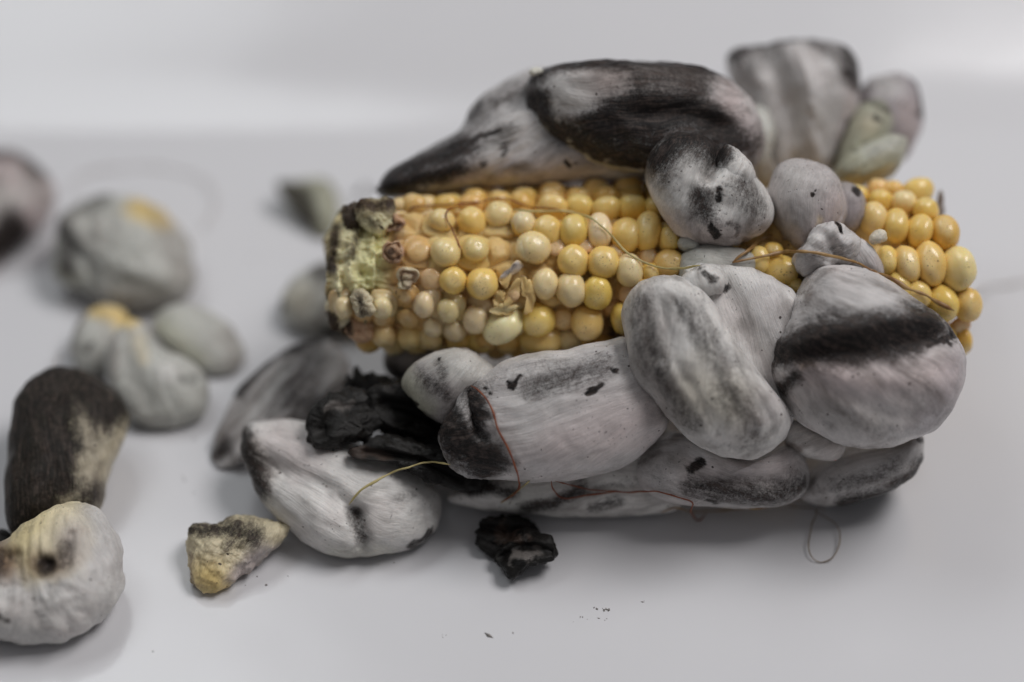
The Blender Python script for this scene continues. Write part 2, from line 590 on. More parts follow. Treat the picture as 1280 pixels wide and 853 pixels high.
zk(400, 200, 3.281, [
    (330, 182, 38, 38, 'h'), (430, 178, 46, 44, 'h'), (542, 172, 42, 40, 'h'), (630, 155, 50, 46, 'd'),
    (495, 245, 50, 50, 'h'), (622, 240, 54, 52), (728, 222, 58, 56, 'p'), (825, 255, 38, 48),
    (405, 372, 46, 46, 'r'), (515, 376, 56, 56, 'h'), (632, 365, 52, 52, 'h'), (850, 358, 46, 54, 'p'),
    (545, 495, 52, 50), (662, 512, 62, 60), (455, 490, 44, 40, 'r'),
    (430, 600, 40, 52, 'w'), (530, 620, 44, 44, 'w'), (640, 660, 52, 58, 'w'), (752, 688, 84, 58, 'P'),
    (363, 655, 42, 46, 'r'), (463, 690, 40, 40, 'w'), (555, 705, 48, 50, 'w'), (650, 750, 60, 46),
    (340, 722, 34, 36, 'r'), (500, 755, 42, 46, 'r'), (252, 652, 34, 36, 'r'), (352, 560, 34, 34, 'r'),
    (92, 612, 36, 46, 'w'), (255, 612, 40, 44, 'w'), (180, 640, 34, 36, 'r'),
    (236, 705, 36, 34, 'r'), (275, 735, 32, 36, 'r'), (200, 748, 50, 34, 'd'), (365, 765, 34, 30, 'r'),
    (355, 480, 30, 34, 's'), (300, 262, 34, 34, 's'), (305, 378, 38, 40, 's')])
zk(640, 200, 3.281, [
    (50, 152, 50, 42, 'd'), (162, 132, 56, 42, 'd'), (342, 126, 58, 42, 'd'), (480, 116, 62, 46, 'd'),
    (160, 192, 62, 44), (275, 182, 56, 46), (388, 190, 56, 48), (495, 186, 56, 46), (585, 190, 50, 46),
    (45, 255, 45, 52, 'p'), (145, 282, 58, 56), (250, 285, 58, 66), (360, 285, 50, 70, 'p'), (470, 300, 58, 70),
    (560, 285, 52, 76), (645, 322, 44, 54),
    (85, 355, 65, 62, 'p'), (252, 412, 60, 60), (372, 420, 62, 62), (483, 452, 54, 62, 'p'), (645, 425, 56, 56, 'o'),
    (570, 462, 36, 36, 'o'), (180, 362, 36, 34, 'r'), (300, 350, 34, 34, 'r'),
    (135, 510, 52, 58, 'p'), (238, 538, 57, 66, 'p'), (350, 548, 58, 65), (485, 555, 42, 42, 'r'), (560, 525, 45, 36, 'o'),
    (10, 670, 45, 55, 'w'), (105, 660, 66, 60), (212, 660, 46, 46, 'r'), (305, 680, 63, 68), (450, 660, 42, 60),
    (120, 742, 82, 52), (240, 748, 46, 40, 'w'), (190, 345, 30, 30, 'r'), (430, 370, 30, 34, 'r'), (560, 400, 36, 40, 'r')])
zk(900, 200, 3.279, [
    (645, 115, 44, 38, 'd'), (710, 112, 38, 36, 'd'), (812, 116, 60, 46),
    (562, 140, 42, 46), (655, 160, 48, 44), (750, 166, 48, 46, 'p'), (845, 196, 48, 46),
    (625, 232, 52, 66), (725, 262, 50, 66), (822, 282, 48, 68), (925, 290, 55, 66, 'o'),
    (685, 412, 42, 58), (765, 426, 50, 72), (865, 422, 62, 82), (970, 446, 58, 85, 'p'),
    (810, 556, 56, 56), (915, 596, 60, 70), (1015, 597, 54, 62), (730, 520, 50, 60),
    (985, 682, 38, 36, 'r'), (985, 752, 36, 60, 'o'), (910, 740, 55, 60),
    (160, 412, 45, 55), (252, 455, 65, 60), (308, 515, 34, 30), (215, 372, 40, 34, 'o'),
    (40, 400, 50, 54)])

KCOL = {'y': (0.85, 0.615, 0.17), 'p': (0.86, 0.70, 0.34), 'w': (0.80, 0.67, 0.37), 'd': (0.78, 0.52, 0.15), 'h': (0.82, 0.64, 0.28),
        'P': (0.90, 0.80, 0.46), 'o': (0.78, 0.52, 0.13), 'r': (0.70, 0.46, 0.20), 's': (0.50, 0.32, 0.17)}


def kernel_mesh(i, cup=False):
    rs = np.random.RandomState(50 + i)
    nth, nph = (28, 20) if cup else (22, 14)
    ph = np.linspace(0, math.pi, nph + 2)[1:-1]
    th = np.linspace(0, 2 * math.pi, nth, endpoint=False)
    z = np.cos(ph)
    r = np.sin(ph) ** 0.9
    r = np.where(z < 0, r * (1 - 0.30 * z * z), r)
    r = r * (1 + 0.05 * np.sin(2 * ph))
    z = np.where(z < 0, z * 1.25, z)
    sq = np.ones((len(ph), nth))
    if cup:                                  # bead standing in the wider four-sided glume it grew from
        k_ = sstep(-0.05, -0.42, z)
        r = r * (1 - 0.18 * np.exp(-((z + 0.12) / 0.12) ** 2)) + k_ * 0.55 * sstep(-1.3, -0.7, z)
        c4 = (np.abs(np.cos(th)) ** 3.2 + np.abs(np.sin(th)) ** 3.2) ** (-1 / 3.2)
        sq = 1 + k_[:, None] * (c4[None] - 1)
    V = np.stack([sq * r[:, None] * np.cos(th)[None], sq * r[:, None] * np.sin(th)[None], np.repeat(z[:, None], nth, 1)], -1).reshape(-1, 3)
    V = np.vstack([V, (0, 0, 0.985), (0, 0, -1.25)])
    d = fbm(V * 0.9 + i * 7.3, i, 2)
    V = V * (1 + 0.095 * d)[:, None]
    V[:, 0] += 0.08 * rs.uniform(-1, 1) * V[:, 2]
    V[:, 2] -= 0.05 * np.exp(-((V[:, 0] - .1) ** 2 + V[:, 1] ** 2) / 0.03) * (V[:, 2] > 0)
    idx = np.arange(nth * nph).reshape(nph, nth)
    a, b = idx[:-1], idx[1:]
    q = np.stack([a, b, np.roll(b, -1, 1), np.roll(a, -1, 1)], -1).reshape(-1, 4)
    tr = np.vstack([np.stack([np.full(nth, nth * nph), idx[0], np.roll(idx[0], -1)], 1),
                    np.stack([np.full(nth, nth * nph + 1), np.roll(idx[-1], -1), idx[-1]], 1)])
    return make_mesh('kernel', V * 1.0 / CM * 1.0, q, tr, M_KERNEL)     # unit radius in metres, scaled per object


KM = [kernel_mesh(i) for i in range(7)]
KM_CUP = [kernel_mesh(i, True) for i in range(7)]


def on_ear(px, py, rpx, ang=None):
    """pixel -> point on a cylinder of rpx pixels round the ear's axis; its outward normal"""
    ay, t0 = axis_at(px)
    sa = np.clip((ay - py) / rpx, -0.985, 0.985)
    ca = math.sqrt(1 - sa * sa)
    if ang is not None:
        sa, ca = math.sin(ang), math.cos(ang)
        py = ay - rpx * sa
    t = t0 - rpx * S * ca
    nrm = UPV * sa - FWD * ca
    return world(px, py, t), nrm, math.atan2(sa, ca)


CUPS = []


def place_kernel(i, px, py, rx, ry, look, ang=None):
    R = rad_at(px) * (1.03 if look == 'P' else 0.97)
    if look in 'rs':
        R *= 0.93
    P, nrm, al = on_ear(px, py, R, ang)
    ks = (D0 + float((P - CAMP) @ FWD) - D0) / D0
    a, b = rx * S * ks * 1.12, ry * S * ks * 1.12
    jit = np.array([random.uniform(-.14, .14), 0, 0])
    if px > 1190:
        jit[0] += 0.35
    if px < 640 and px > 480 and py > 380:
        jit[0] -= 0.35                       # the lower left rows lean towards the stalk end
    zax = nrm + jit
    zax /= np.linalg.norm(zax)
    xax = RGT - zax * (RGT @ zax)
    xax /= np.linalg.norm(xax)
    yax = np.cross(zax, xax)
    dep = max(b, a) * (0.55 if look in 'rs' else 1.05)
    spin = random.uniform(-0.25, 0.25)
    if look == 'P':
        spin = 0.6                           # the long pale kernel lies aslant
    M = Matrix(((xax[0], yax[0], zax[0]), (xax[1], yax[1], zax[1]), (xax[2], yax[2], zax[2])))
    M = M @ Matrix.Rotation(spin, 3, 'Z')
    o = bpy.data.objects.new('kernel', (KM_CUP if (px < 648 and ang is None and look in 'hwrp' and rx < 20) else KM)[i % len(KM)])
    COL.objects.link(o)
    o.parent = ear
    c = P - nrm * dep * 0.30
    M4 = M.to_4x4() @ Matrix.Diagonal((a * CM, b * CM, dep * CM, 1))
    M4.translation = Vector(c * CM)
    o.matrix_local = M4
    cc = np.array(KCOL[look]) * random.uniform(0.93, 1.06)
    o.color = (cc[0], cc[1] * random.uniform(0.94, 1.0), cc[2] * random.uniform(0.85, 1.2), 1)
    if look == 's':
        o['label'] = 'brown shrivelled kernel'
    CUPS.append((px, al))
    return o


for i, kk in enumerate(K):
    place_kernel(i, *kk)


# the rows that turn away over the top and under the belly of the ear
for row, a_ in enumerate((1.32, 1.62)):
    for x_ in np.arange(520 + 17 * (row % 2), 870, 34):
        py_, t_ = axis_at(x_)
        place_edge = rad_at(x_) * 0.93
        place_kernel(int(x_) + row, x_ + random.uniform(-4, 4), py_ - place_edge * math.sin(a_), 16, 15, 'd', a_)
for row, a_ in enumerate((-1.15, -1.45)):
    for x_ in np.arange(478 + 15 * (row % 2), 760, 31):
        py_, t_ = axis_at(x_)
        place_kernel(int(x_) + row, x_ + random.uniform(-4, 4), py_, 15, 16, 'h' if x_ < 560 else 'd', a_)


def build_core():
    xs = np.linspace(408, 1203, 460)
    al = np.linspace(-math.pi, math.pi, 330, endpoint=False)
    XX, AL = np.meshgrid(xs, al, indexing='ij')
    R = rad_at(XX) * np.where(XX < 470, 0.90, 0.79)
    cups = list(CUPS)
    for row, a0 in enumerate(np.linspace(-2.9, 2.9, 17)):
        for x0 in np.arange(500 + (row % 2) * 17, 1190, 34):
            if all(abs(x0 - c[0]) > 22 or abs(a0 - c[1]) * 95 > 22 for c in cups):
                cups.append((x0, a0))
    f1 = np.full(XX.shape, 1e3)
    f2 = np.full(XX.shape, 1e3)
    for cx, ca in cups:
        da = (AL - ca + math.pi) % (2 * math.pi) - math.pi
        d = np.sqrt((XX - cx) ** 2 + (da * 95) ** 2)
        f2 = np.minimum(f2, np.maximum(f1, d))
        f1 = np.minimum(f1, d)
    cup = np.clip((f2 - f1) / 16.0, 0, 1) ** 0.6 * 9 + np.clip(1 - f1 / 20.0, 0, 1) * 5
    stub = sstep(500, 472, XX)
    grid = np.stack([XX.ravel() / 40, np.cos(AL).ravel() * 2.2, np.sin(AL).ravel() * 2.2], 1)
    wv = vnoise(grid * .9, 3).reshape(XX.shape)
    ridge = np.cos((XX - 424 + 12 * wv + 9 * np.sin(AL)) / 27.0 * 2 * math.pi) * 5.0
    lump = fbm(grid * 1.1, 9, 4).reshape(XX.shape)
    lumpf = fbm(grid * 4.0, 19, 4, 0.6).reshape(XX.shape)
    seg = vnoise(grid * np.array([1.6, 2.0, 2.0]), 77).reshape(XX.shape) * 5
    R = R + cup * (1 - stub) + stub * (ridge + seg + lump * 5.5 + lumpf * 3.6) + lump * 1.5 + lumpf * 0.8
    R = R * np.where(XX < 424, np.sqrt(np.clip((XX - 407) / 17, 0, 1)) * 0.25 + 0.75, 1)
    R = R * np.where(XX > 1150, np.sqrt(np.clip((1204 - XX) / 54, 0, 1)), 1)
    ay, t0 = axis_at(XX)
    PY = ay - R * np.sin(AL)
    T = t0 - R * S * np.cos(AL)
    shift = stub * lump * 4
    P = world(XX + shift, PY, T).reshape(-1, 3)
    ne = len(al)
    endL = world(412, axis_at(412)[0], axis_at(412)[1])
    endR = world(1203, axis_at(1214)[0], axis_at(1214)[1])
    P = np.vstack([P, endL, endR])
    PX = np.c_[(XX + shift).ravel(), PY.ravel()]
    PX = np.vstack([PX, (412, 342), (1203, 346)])
    N = len(P)
    idx = np.arange(len(xs) * ne).reshape(len(xs), ne)
    a, b = idx[:-1], idx[1:]
    q = np.stack([a, b, np.roll(b, -1, 1), np.roll(a, -1, 1)], -1).reshape(-1, 4)[:, ::-1]
    tr = np.vstack([np.stack([np.full(ne, N - 2), idx[0], np.roll(idx[0], -1)], 1),
                    np.stack([np.full(ne, N - 1), np.roll(idx[-1], -1), idx[-1]], 1)])
    front = np.r_[(np.cos(AL).ravel() > -0.1), 1, 1]
    L = dict(P=P, PX=PX, quads=q, tris=tr, H=np.r_[T.ravel(), 0, 0], c=(800, 342))
    TINTS.update(m=(0.70, 0.485, 0.20), q=(0.76, 0.74, 0.36), t=(0.82, 0.76, 0.47), x=(0.58, 0.31, 0.14))
    st = [('h', [(0, 0)], 1)][:0]
    st = [('x', [(540, 345), (560, 352), (520, 360), (600, 385)], 26, .6), ('x', [(500, 420), (560, 420)], 30, .35),
          ('x', [(770, 390), (760, 420)], 30, .6), ('x', [(655, 430), (700, 420)], 22, .4),
          ('t', [(440, 300), (440, 420)], 50, .95), ('q', [(470, 290), (465, 340)], 24, .7), ('q', [(478, 350), (470, 400)], 16, .5),
          ('m', [(505, 255), (500, 430)], 16, .8),
          ('d', [(449, 276), (446, 296), (440, 318)], 9, .7), ('d', [(462, 300), (457, 316)], 9, .35), ('d', [(434, 300), (436, 330)], 8, .4),
          ('d', [(419, 285), (414, 335)], 10, .9), ('d', [(428, 258), (460, 246), (492, 250)], 18, .85),
          ('d', [(412, 398), (430, 416)], 11, .9), ('d', [(450, 376), (458, 394)], 10, .8), ('d', [(416, 372), (412, 395)], 9, .8),
          ('x', [(495, 300), (500, 330)], 10, .6), ('x', [(500, 350), (530, 365)], 16, .7), ('b', [(492, 270), (496, 320)], 8, .5),
          ('d', [(765, 400), (770, 440)], 10, .7), ('d', [(500, 375), (503, 380)], 9, .5), ('d', [(520, 250), (800, 228)], 9, .45)]
    at = paint(L, 'm', st, 0, 5)
    cen = P.mean(0)
    o = link('cob_core', make_mesh('cob_core', P - cen, q, tr, M_COB, at), cen, ear)
    return o


build_core()

# knobbly bits round the cut stalk end: torn husk scars and dried nubs, each a part
SCARS = [
    ([(450, 252), (470, 245), (490, 252), (492, 275), (478, 292), (460, 288), (450, 272)], -1.5, 't', [('u', [(450, 256), (488, 258)], 14, .7), ('d', [(448, 252), (470, 256), (488, 252)], 13, .85), ('d', [(455, 275), (470, 280)], 10, .6)]),
    ([(428, 262), (440, 255), (450, 262), (450, 285), (440, 298), (430, 285)], -1.15, 't', [('d', [(436, 258), (440, 285)], 17, 1.1)]),
    ([(415, 295), (424, 290), (432, 300), (434, 325), (428, 342), (416, 335)], -1.0, 't', [('d', [(420, 300), (418, 335)], 5, .8), ('y', [(424, 328)], 8)]),
    ([(409, 385), (418, 372), (434, 372), (440, 392), (432, 408), (416, 410)], -1.2, 'c', [('d', [(412, 395), (420, 408)], 8, .9)]),
    ([(438, 372), (452, 364), (464, 372), (468, 388), (456, 398), (444, 394)], -1.95, 'c', [('d', [(448, 372), (454, 390)], 11, .8)]),
    ([(430, 402), (444, 396), (462, 402), (468, 418), (450, 428), (434, 420)], -1.2, 'r', [('d', [(434, 405), (438, 416)], 5, .8)]),
]
for i, (ol, t, b, st) in enumerate(SCARS):
    gall('husk_scar', [lobe(ol, t + 0.2, tf=0.22, tb=0.3, n=(80, 46), noise=0.06, nsc=2.2, seed=200 + i, rough=0.055, rsc=5)],
         b, st, 80, 200 + i, M_COB, ear)
# dried up ring-shaped kernel sockets
for i, (x, y, r) in enumerate([(491, 280, 11), (493, 315, 12.5), (508, 350, 12.5)]):
    R = rad_at(x) * 0.95
    P, nrm, al = on_ear(x, y, R)
    t_ = float((P - CAMP) @ FWD) - D0
    ring = [(x + r * math.cos(a) * (1 + .1 * math.sin(3 * a + i)), y + r * 1.05 * math.sin(a)) for a in np.linspace(0, 2 * math.pi, 10, endpoint=False)]
    gall('kernel_socket', [lobe(ring, t_, tf=0.16, tb=0.3, n=(48, 26), noise=0.06, nsc=3, seed=230 + i, rough=0.05, rsc=6,
                                dents=[([(x + .6 * r * math.cos(a), y + .6 * r * math.sin(a)) for a in np.linspace(i, i + 4.4, 12)], 2.6, 0.10), ([(x + 3, y + 2), (x - 2, y)], 3.5, 0.08)])],
         'r' if i < 2 else 'c', [('u', [(x - 4, y - 3), (x + 4, y + 3)], 10, .5), ('u', [(x + .6 * r * math.cos(a), y + .6 * r * math.sin(a)) for a in np.linspace(0.6 + i, 4.2 + i, 12)], 4, .8),
               ('d', [(x - 1, y)], 5, .6 if i < 2 else .2), ('b', [(x + r, y), (x, y + r)], 4, .5)], 30, 230 + i, M_COB, ear)

# torn empty kernel with its papery skin
TORN = [([(625, 354), (630, 339), (644, 329), (651, 335), (641, 346), (634, 360)], -2.02), ([(631, 374), (639, 358), (648, 349), (653, 356), (645, 369), (640, 382), (630, 385)], -1.98),
        ([(650, 344), (662, 349), (669, 364), (665, 386), (655, 393), (657, 373), (650, 358)], -2.0), ([(611, 387), (630, 380), (649, 384), (641, 391), (622, 394)], -1.95),
        ([(626, 366), (640, 352), (656, 352), (662, 370), (656, 386), (640, 390), (626, 382)], -1.66), ([(618, 372), (626, 362), (633, 366), (628, 380), (618, 384)], -1.92)]
tl = join([lobe(ol, t_ + .10, tf=.07, tb=.14, n=(60, 30), noise=.045, nsc=3, seed=244 + j, rough=.035, rsc=5, dents=[([ol[0], ol[3]], 4, .07)]) for j, (ol, t_) in enumerate(TORN)])
gall('torn_kernel', [tl], 'm', [('g', [(628, 345), (645, 333)], 8, .9), ('d', [(628, 342), (642, 334)], 6, .5), ('r', [(645, 372)], 8, .6),
                                ('t', [(615, 388), (645, 386)], 6, .5)], 60, 244, M_COB, ear)['label'] = 'burst pale kernel with papery torn skin'
gall('husk_scrap', [lobe([(1168, 262), (1172, 240), (1178, 234), (1182, 250), (1182, 268), (1174, 275)], 0.2, tf=.12, tb=.12, n=(40, 22), seed=249, rough=.02)],
     'n', [('b', [(1172, 250)], 8, .5)], 80, 249, M_SKIN, ear)
gall('kernel_skin_flake', [lobe([(1088, 296), (1096, 288), (1106, 290), (1107, 300), (1098, 306), (1090, 304)], -2.2, tf=.14, tb=.2, n=(40, 22), seed=250, noise=.04, nsc=3)],
     'c', [('w', [(1098, 297)], 10, .6)], 20, 250, M_COB, ear)

# galls that grow from the ear ------------------------------------------------
E = []


def eg(label, lobes, base, strokes, ang, seed):
    o = gall('smut_gall', lobes, base, strokes, ang, seed, M_SMOOTH if seed in (15, 16, 17, 18, 19, 20, 21, 23, 24, 25, 31, 32) else M_SKIN, ear)
    o['label'] = label


eg('long gall with black tip along the top', [
    lobe([(472, 243), (486, 216), (520, 195), (570, 165), (588, 135), (625, 108), (668, 88), (705, 100), (750, 150), (800, 200), (802, 230), (705, 236),
          (640, 240), (560, 246), (500, 250)], 0.9, tf=1.75, tb=1.6, c=(655, 178), gy=0.25, noise=.05, seed=11, e=.8,
         dents=[([(588, 150), (640, 140), (690, 110)], 14, .22), ([(600, 175), (680, 150)], 16, -.16)])], 'g',
   [('d', [(475, 240), (500, 215), (540, 205), (575, 190)], 26, 1.0), ('d', [(490, 238), (560, 222), (575, 215)], 18, .95), ('d', [(545, 205), (600, 178), (625, 172)], 7, .9),
    ('d', [(600, 135), (590, 155)], 8, .8), ('d', [(592, 160), (620, 140), (670, 110)], 20, .55), ('d', [(575, 195), (640, 170)], 16, .5), ('d', [(690, 170), (700, 190)], 16, .35), ('d', [(627, 188), (632, 196)], 7, .95), ('d', [(597, 193)], 5, .9), ('d', [(629, 201)], 4, .95),
    ('d', [(706, 209), (710, 213)], 5, 1.2), ('d', [(605, 212)], 4, .9), ('d', [(640, 130)], 6, .5),
    ('p', [(560, 232), (680, 220), (740, 212)], 22, .7), ('c', [(540, 240), (640, 232)], 6, .6), ('w', [(610, 205), (650, 160)], 16, .4), ('w', [(660, 180), (655, 210)], 14, .3)], 28, 11)
eg('big gall stained purplish black over the top', [
    lobe([(657, 128), (664, 98), (688, 83), (740, 77), (800, 76), (860, 80), (895, 92), (928, 115), (947, 150), (950, 185), (935, 212), (890, 225), (835, 224),
          (780, 220), (740, 207), (695, 182), (665, 158)], -0.3, tf=1.55, tb=1.5, n=(150, 90), noise=.06, seed=12, e=.82,
         dents=[([(790, 150), (860, 150), (905, 165)], 12, .14), ([(700, 105), (790, 95)], 14, -.08)])], 'g',
   [('d', [(672, 96), (720, 80), (820, 76), (900, 90)], 20, 1.1), ('d', [(662, 128), (684, 122)], 15, 1.1), ('d', [(672, 135), (695, 168), (740, 195), (800, 210)], 24, 1.0),
    ('d', [(745, 168), (800, 152), (860, 145), (915, 165)], 40, 1.1), ('d', [(770, 115), (840, 100), (890, 112)], 34, .7), ('d', [(740, 180), (830, 195)], 30, .9),
    ('d', [(790, 120), (880, 125)], 28, .75), ('e', [(695, 112), (722, 128), (700, 136)], 17, .85), ('e', [(730, 108), (770, 112)], 10, .6), ('e', [(905, 118), (935, 150)], 20, .8), ('e', [(700, 190), (760, 214), (800, 220)], 6, .8),
    ('w', [(700, 115), (720, 130), (690, 130)], 18, .7), ('c', [(665, 150), (700, 185), (750, 210), (790, 220)], 7, .7),
    ('p', [(910, 130), (935, 180)], 28, .8), ('b', [(760, 100), (860, 98)], 30, .6), ('b', [(850, 125), (890, 150)], 26, .4)], 4, 12)
eg('rounded gall with dark cap and a dimple', [join([
    lobe([(806, 215), (813, 190), (835, 168), (868, 164), (893, 176), (925, 200), (955, 230), (967, 265), (955, 290), (920, 306), (880, 306), (840, 290), (815, 255)],
         -1.7, tf=1.25, tb=1.2, n=(140, 80), noise=.05, seed=13, e=.85, dents=[([(900, 180), (892, 205), (880, 225)], 9, .42), ([(868, 250), (900, 262)], 16, .10)]),
    lobe([(893, 215), (900, 190), (912, 182), (930, 195), (945, 220), (935, 245), (905, 245)], -2.2, tf=.62, tb=.8, n=(80, 46), noise=.03, seed=14, e=.9)])], 'w',
   [('d', [(818, 200), (845, 176), (880, 172), (897, 192)], 26, 1.05), ('d', [(812, 215), (825, 222)], 14, .6), ('d', [(870, 180), (885, 200)], 16, .5), ('d', [(872, 252), (876, 268)], 17, .85),
    ('d', [(922, 236), (938, 258)], 24, .6), ('d', [(894, 240), (892, 252)], 4, 1.0), ('d', [(884, 282), (892, 297)], 3, 1.1), ('d', [(915, 285)], 8, .55),
    ('d', [(900, 235), (930, 240)], 6, .5), ('p', [(820, 280), (900, 304), (955, 290)], 16, .7), ('r', [(930, 303)], 8, .4)], 70, 13)
eg('tall fan-shaped gall with dark rim', [
    lobe([(911, 82), (922, 62), (960, 53), (1010, 50), (1052, 55), (1071, 75), (1075, 105), (1070, 150), (1055, 190), (1040, 216), (1010, 232), (970, 225), (950, 180), (925, 125)],
         2.6, tf=1.35, tb=1.2, noise=.06, seed=15, e=.8, dents=[([(950, 75), (975, 130), (990, 200)], 16, .25), ([(985, 70), (1005, 130), (1010, 200)], 14, -.2)])], 'g',
   [('d', [(915, 75), (940, 58), (1000, 50), (1050, 55), (1072, 80), (1074, 110)], 9, .85), ('d', [(1055, 70), (1062, 100)], 18, .85), ('d', [(1010, 62), (1050, 75)], 12, .6),
    ('d', [(1050, 98)], 4, 1), ('d', [(925, 75), (960, 62)], 18, .6), ('d', [(935, 110), (975, 170), (990, 215)], 16, .14), ('w', [(960, 85), (1010, 150)], 14, .2), ('p', [(1060, 120), (1050, 180)], 14, .6)], 100, 15)
eg('small pale gall wedged behind the black one', [
    lobe([(938, 135), (958, 138), (968, 165), (962, 200), (975, 230), (945, 235), (935, 180)], 1.6, tf=.7, tb=.7, n=(70, 40), seed=16)], 'l', [('n', [(960, 220)], 18, .6)], 90, 16)
eg('purplish gall at the upper right', [
    lobe([(1068, 120), (1092, 98), (1128, 94), (1147, 112), (1152, 145), (1143, 178), (1128, 200), (1090, 210), (1066, 170)], 2.9, tf=1.1, tb=1.0, noise=.05, seed=17)], 'v',
   [('d', [(1135, 98), (1150, 120), (1150, 150)], 7, .85), ('p', [(1130, 150), (1140, 180)], 18, .7), ('l', [(1100, 110)], 18, .5)], 80, 17)
eg('olive gall leaning on the purplish one', [
    lobe([(1040, 216), (1052, 175), (1068, 140), (1088, 124), (1110, 130), (1116, 155), (1104, 180), (1075, 215), (1055, 232)], 1.7, tf=.9, tb=.9, n=(90, 54), seed=18)], 'o',
   [('d', [(1085, 128), (1108, 138)], 10, .6), ('d', [(1093, 152)], 5, .8), ('d', [(1040, 210), (1060, 150)], 5, .5), ('c', [(1080, 160)], 14, .35)], 62, 18)
eg('olive pad-shaped gall over the kernels', [
    lobe([(1042, 222), (1052, 200), (1078, 182), (1105, 170), (1128, 172), (1132, 190), (1122, 210), (1098, 228), (1064, 234)], 0.9, tf=.85, tb=.9, n=(100, 60), seed=19)], 'o',
   [('l', [(1085, 190), (1115, 180)], 14, .6), ('y', [(1070, 228), (1110, 215)], 8, .25), ('d', [(1066, 190)], 3, .8)], 25, 19)
eg('smooth round lilac grey gall', [
    lobe([(962, 245), (968, 215), (985, 202), (1008, 200), (1034, 212), (1052, 238), (1056, 265), (1046, 288), (1020, 308), (996, 314), (980, 298), (968, 272)],
         -1.3, tf=1.1, tb=1.0, noise=.03, seed=20, e=.92)], 's',
   [('p', [(1040, 260), (1030, 290), (1005, 305)], 18, .8), ('w', [(985, 225)], 16, .4), ('d', [(1008, 247)], 2.5, 1.1), ('d', [(1012, 242)], 2, 1.1), ('y', [(1018, 278)], 6, .35)], 80, 20)
eg('dusky gall behind the round lilac one', [
    lobe([(1036, 232), (1058, 226), (1077, 240), (1080, 270), (1066, 292), (1046, 292), (1036, 265)], -0.9, tf=.7, tb=.7, n=(80, 46), seed=21)], 'n',
   [('d', [(1064, 240), (1068, 244)], 6, .9), ('v', [(1060, 265)], 22, .7)], 85, 21)
eg('small puckered gall split at its top', [
    lobe([(992, 322), (1003, 300), (1018, 285), (1040, 277), (1058, 282), (1071, 302), (1062, 326), (1038, 344), (1010, 346), (994, 338)], -2.2, tf=.65, tb=.8, n=(100, 60),
         noise=.07, nsc=1.6, seed=22, dents=[([(1046, 278), (1050, 290)], 5, .3), ([(1020, 290), (1045, 320)], 7, .14), ([(1000, 312), (1030, 335)], 6, -.1)])], 'g',
   [('d', [(1043, 281), (1052, 286)], 5, 1.1), ('d', [(1010, 320), (1055, 312)], 14, .4), ('w', [(1015, 298)], 8, .6)], 40, 22)
eg('flat grey gall beside the right-hand kernels', [
    lobe([(1056, 300), (1078, 300), (1098, 318), (1104, 345), (1080, 342), (1058, 330)], -1.9, tf=.4, tb=.6, n=(70, 40), seed=23)], 'g', [('p', [(1095, 330)], 12, .5)], 120, 23)
eg('grey gall tucked above the folded one', [
    lobe([(846, 338), (855, 316), (880, 307), (915, 307), (945, 318), (940, 345), (895, 360), (855, 358)], -1.9, tf=.5, tb=.8, n=(90, 50), seed=24)], 'l', [('n', [(920, 318)], 14, .4)], 10, 24)
eg('tiny pale gall under the round one', [
    lobe([(846, 302), (856, 294), (872, 298), (876, 310), (862, 316), (848, 312)], -2.0, tf=.3, tb=.4, n=(40, 24), seed=25)], 'l', [], 10, 25)
eg('big folded gall with two bulging lobes', [join([
    lobe([(852, 340), (880, 330), (920, 334), (965, 346), (998, 372), (1006, 420), (1000, 480), (990, 530), (960, 540), (915, 480), (870, 400)], -2.3, tf=.62, tb=1.0, c=(925, 430),
         n=(120, 60), noise=.05, seed=26, e=.8, dents=[([(905, 360), (935, 430), (970, 500)], 16, .2)]),
    lobe([(778, 405), (783, 375), (805, 352), (835, 346), (868, 352), (895, 380), (915, 420), (945, 465), (980, 505), (990, 535), (972, 560), (940, 572), (898, 568), (858, 545), (818, 502), (790, 458)],
         -2.7, tf=1.25, tb=1.3, c=(870, 455), n=(150, 84), noise=.05, seed=27, e=.82, dents=[([(800, 385), (815, 455), (865, 535)], 6, .05), ([(822, 375), (840, 450), (895, 540)], 7, .07), ([(850, 372), (885, 440), (940, 525)], 9, -.09), ([(872, 380), (912, 450), (955, 520)], 7, .06)]),
    lobe([(850, 352), (862, 336), (885, 330), (905, 340), (908, 360), (885, 372), (860, 368)], -2.75, tf=.45, tb=.6, n=(70, 40), noise=.03, seed=28)])], 'w',
   [('d', [(800, 380), (805, 430), (828, 485), (860, 525)], 18, .55), ('d', [(850, 385), (880, 425), (900, 455)], 22, .55), ('d', [(822, 400), (826, 440)], 10, .3), ('n', [(800, 450), (840, 510)], 22, .7), ('n', [(800, 390), (812, 430)], 18, .6),
    ('d', [(900, 490), (925, 515), (935, 540)], 26, .5), ('d', [(890, 555), (930, 560)], 12, .35), ('b', [(930, 520), (920, 545)], 20, .25), ('c', [(860, 480), (900, 500)], 30, .35), ('d', [(878, 343), (890, 350)], 8, .75), ('d', [(907, 358), (906, 363)], 4, 1.0),
    ('d', [(892, 430), (888, 425)], 6, .6), ('g', [(960, 370), (985, 430), (975, 500)], 30, .9), ('d', [(820, 463), (823, 472)], 4, .7), ('p', [(905, 375), (930, 420), (970, 480)], 14, .3),
    ('d', [(810, 355), (845, 350)], 7, .3)], 108, 26)
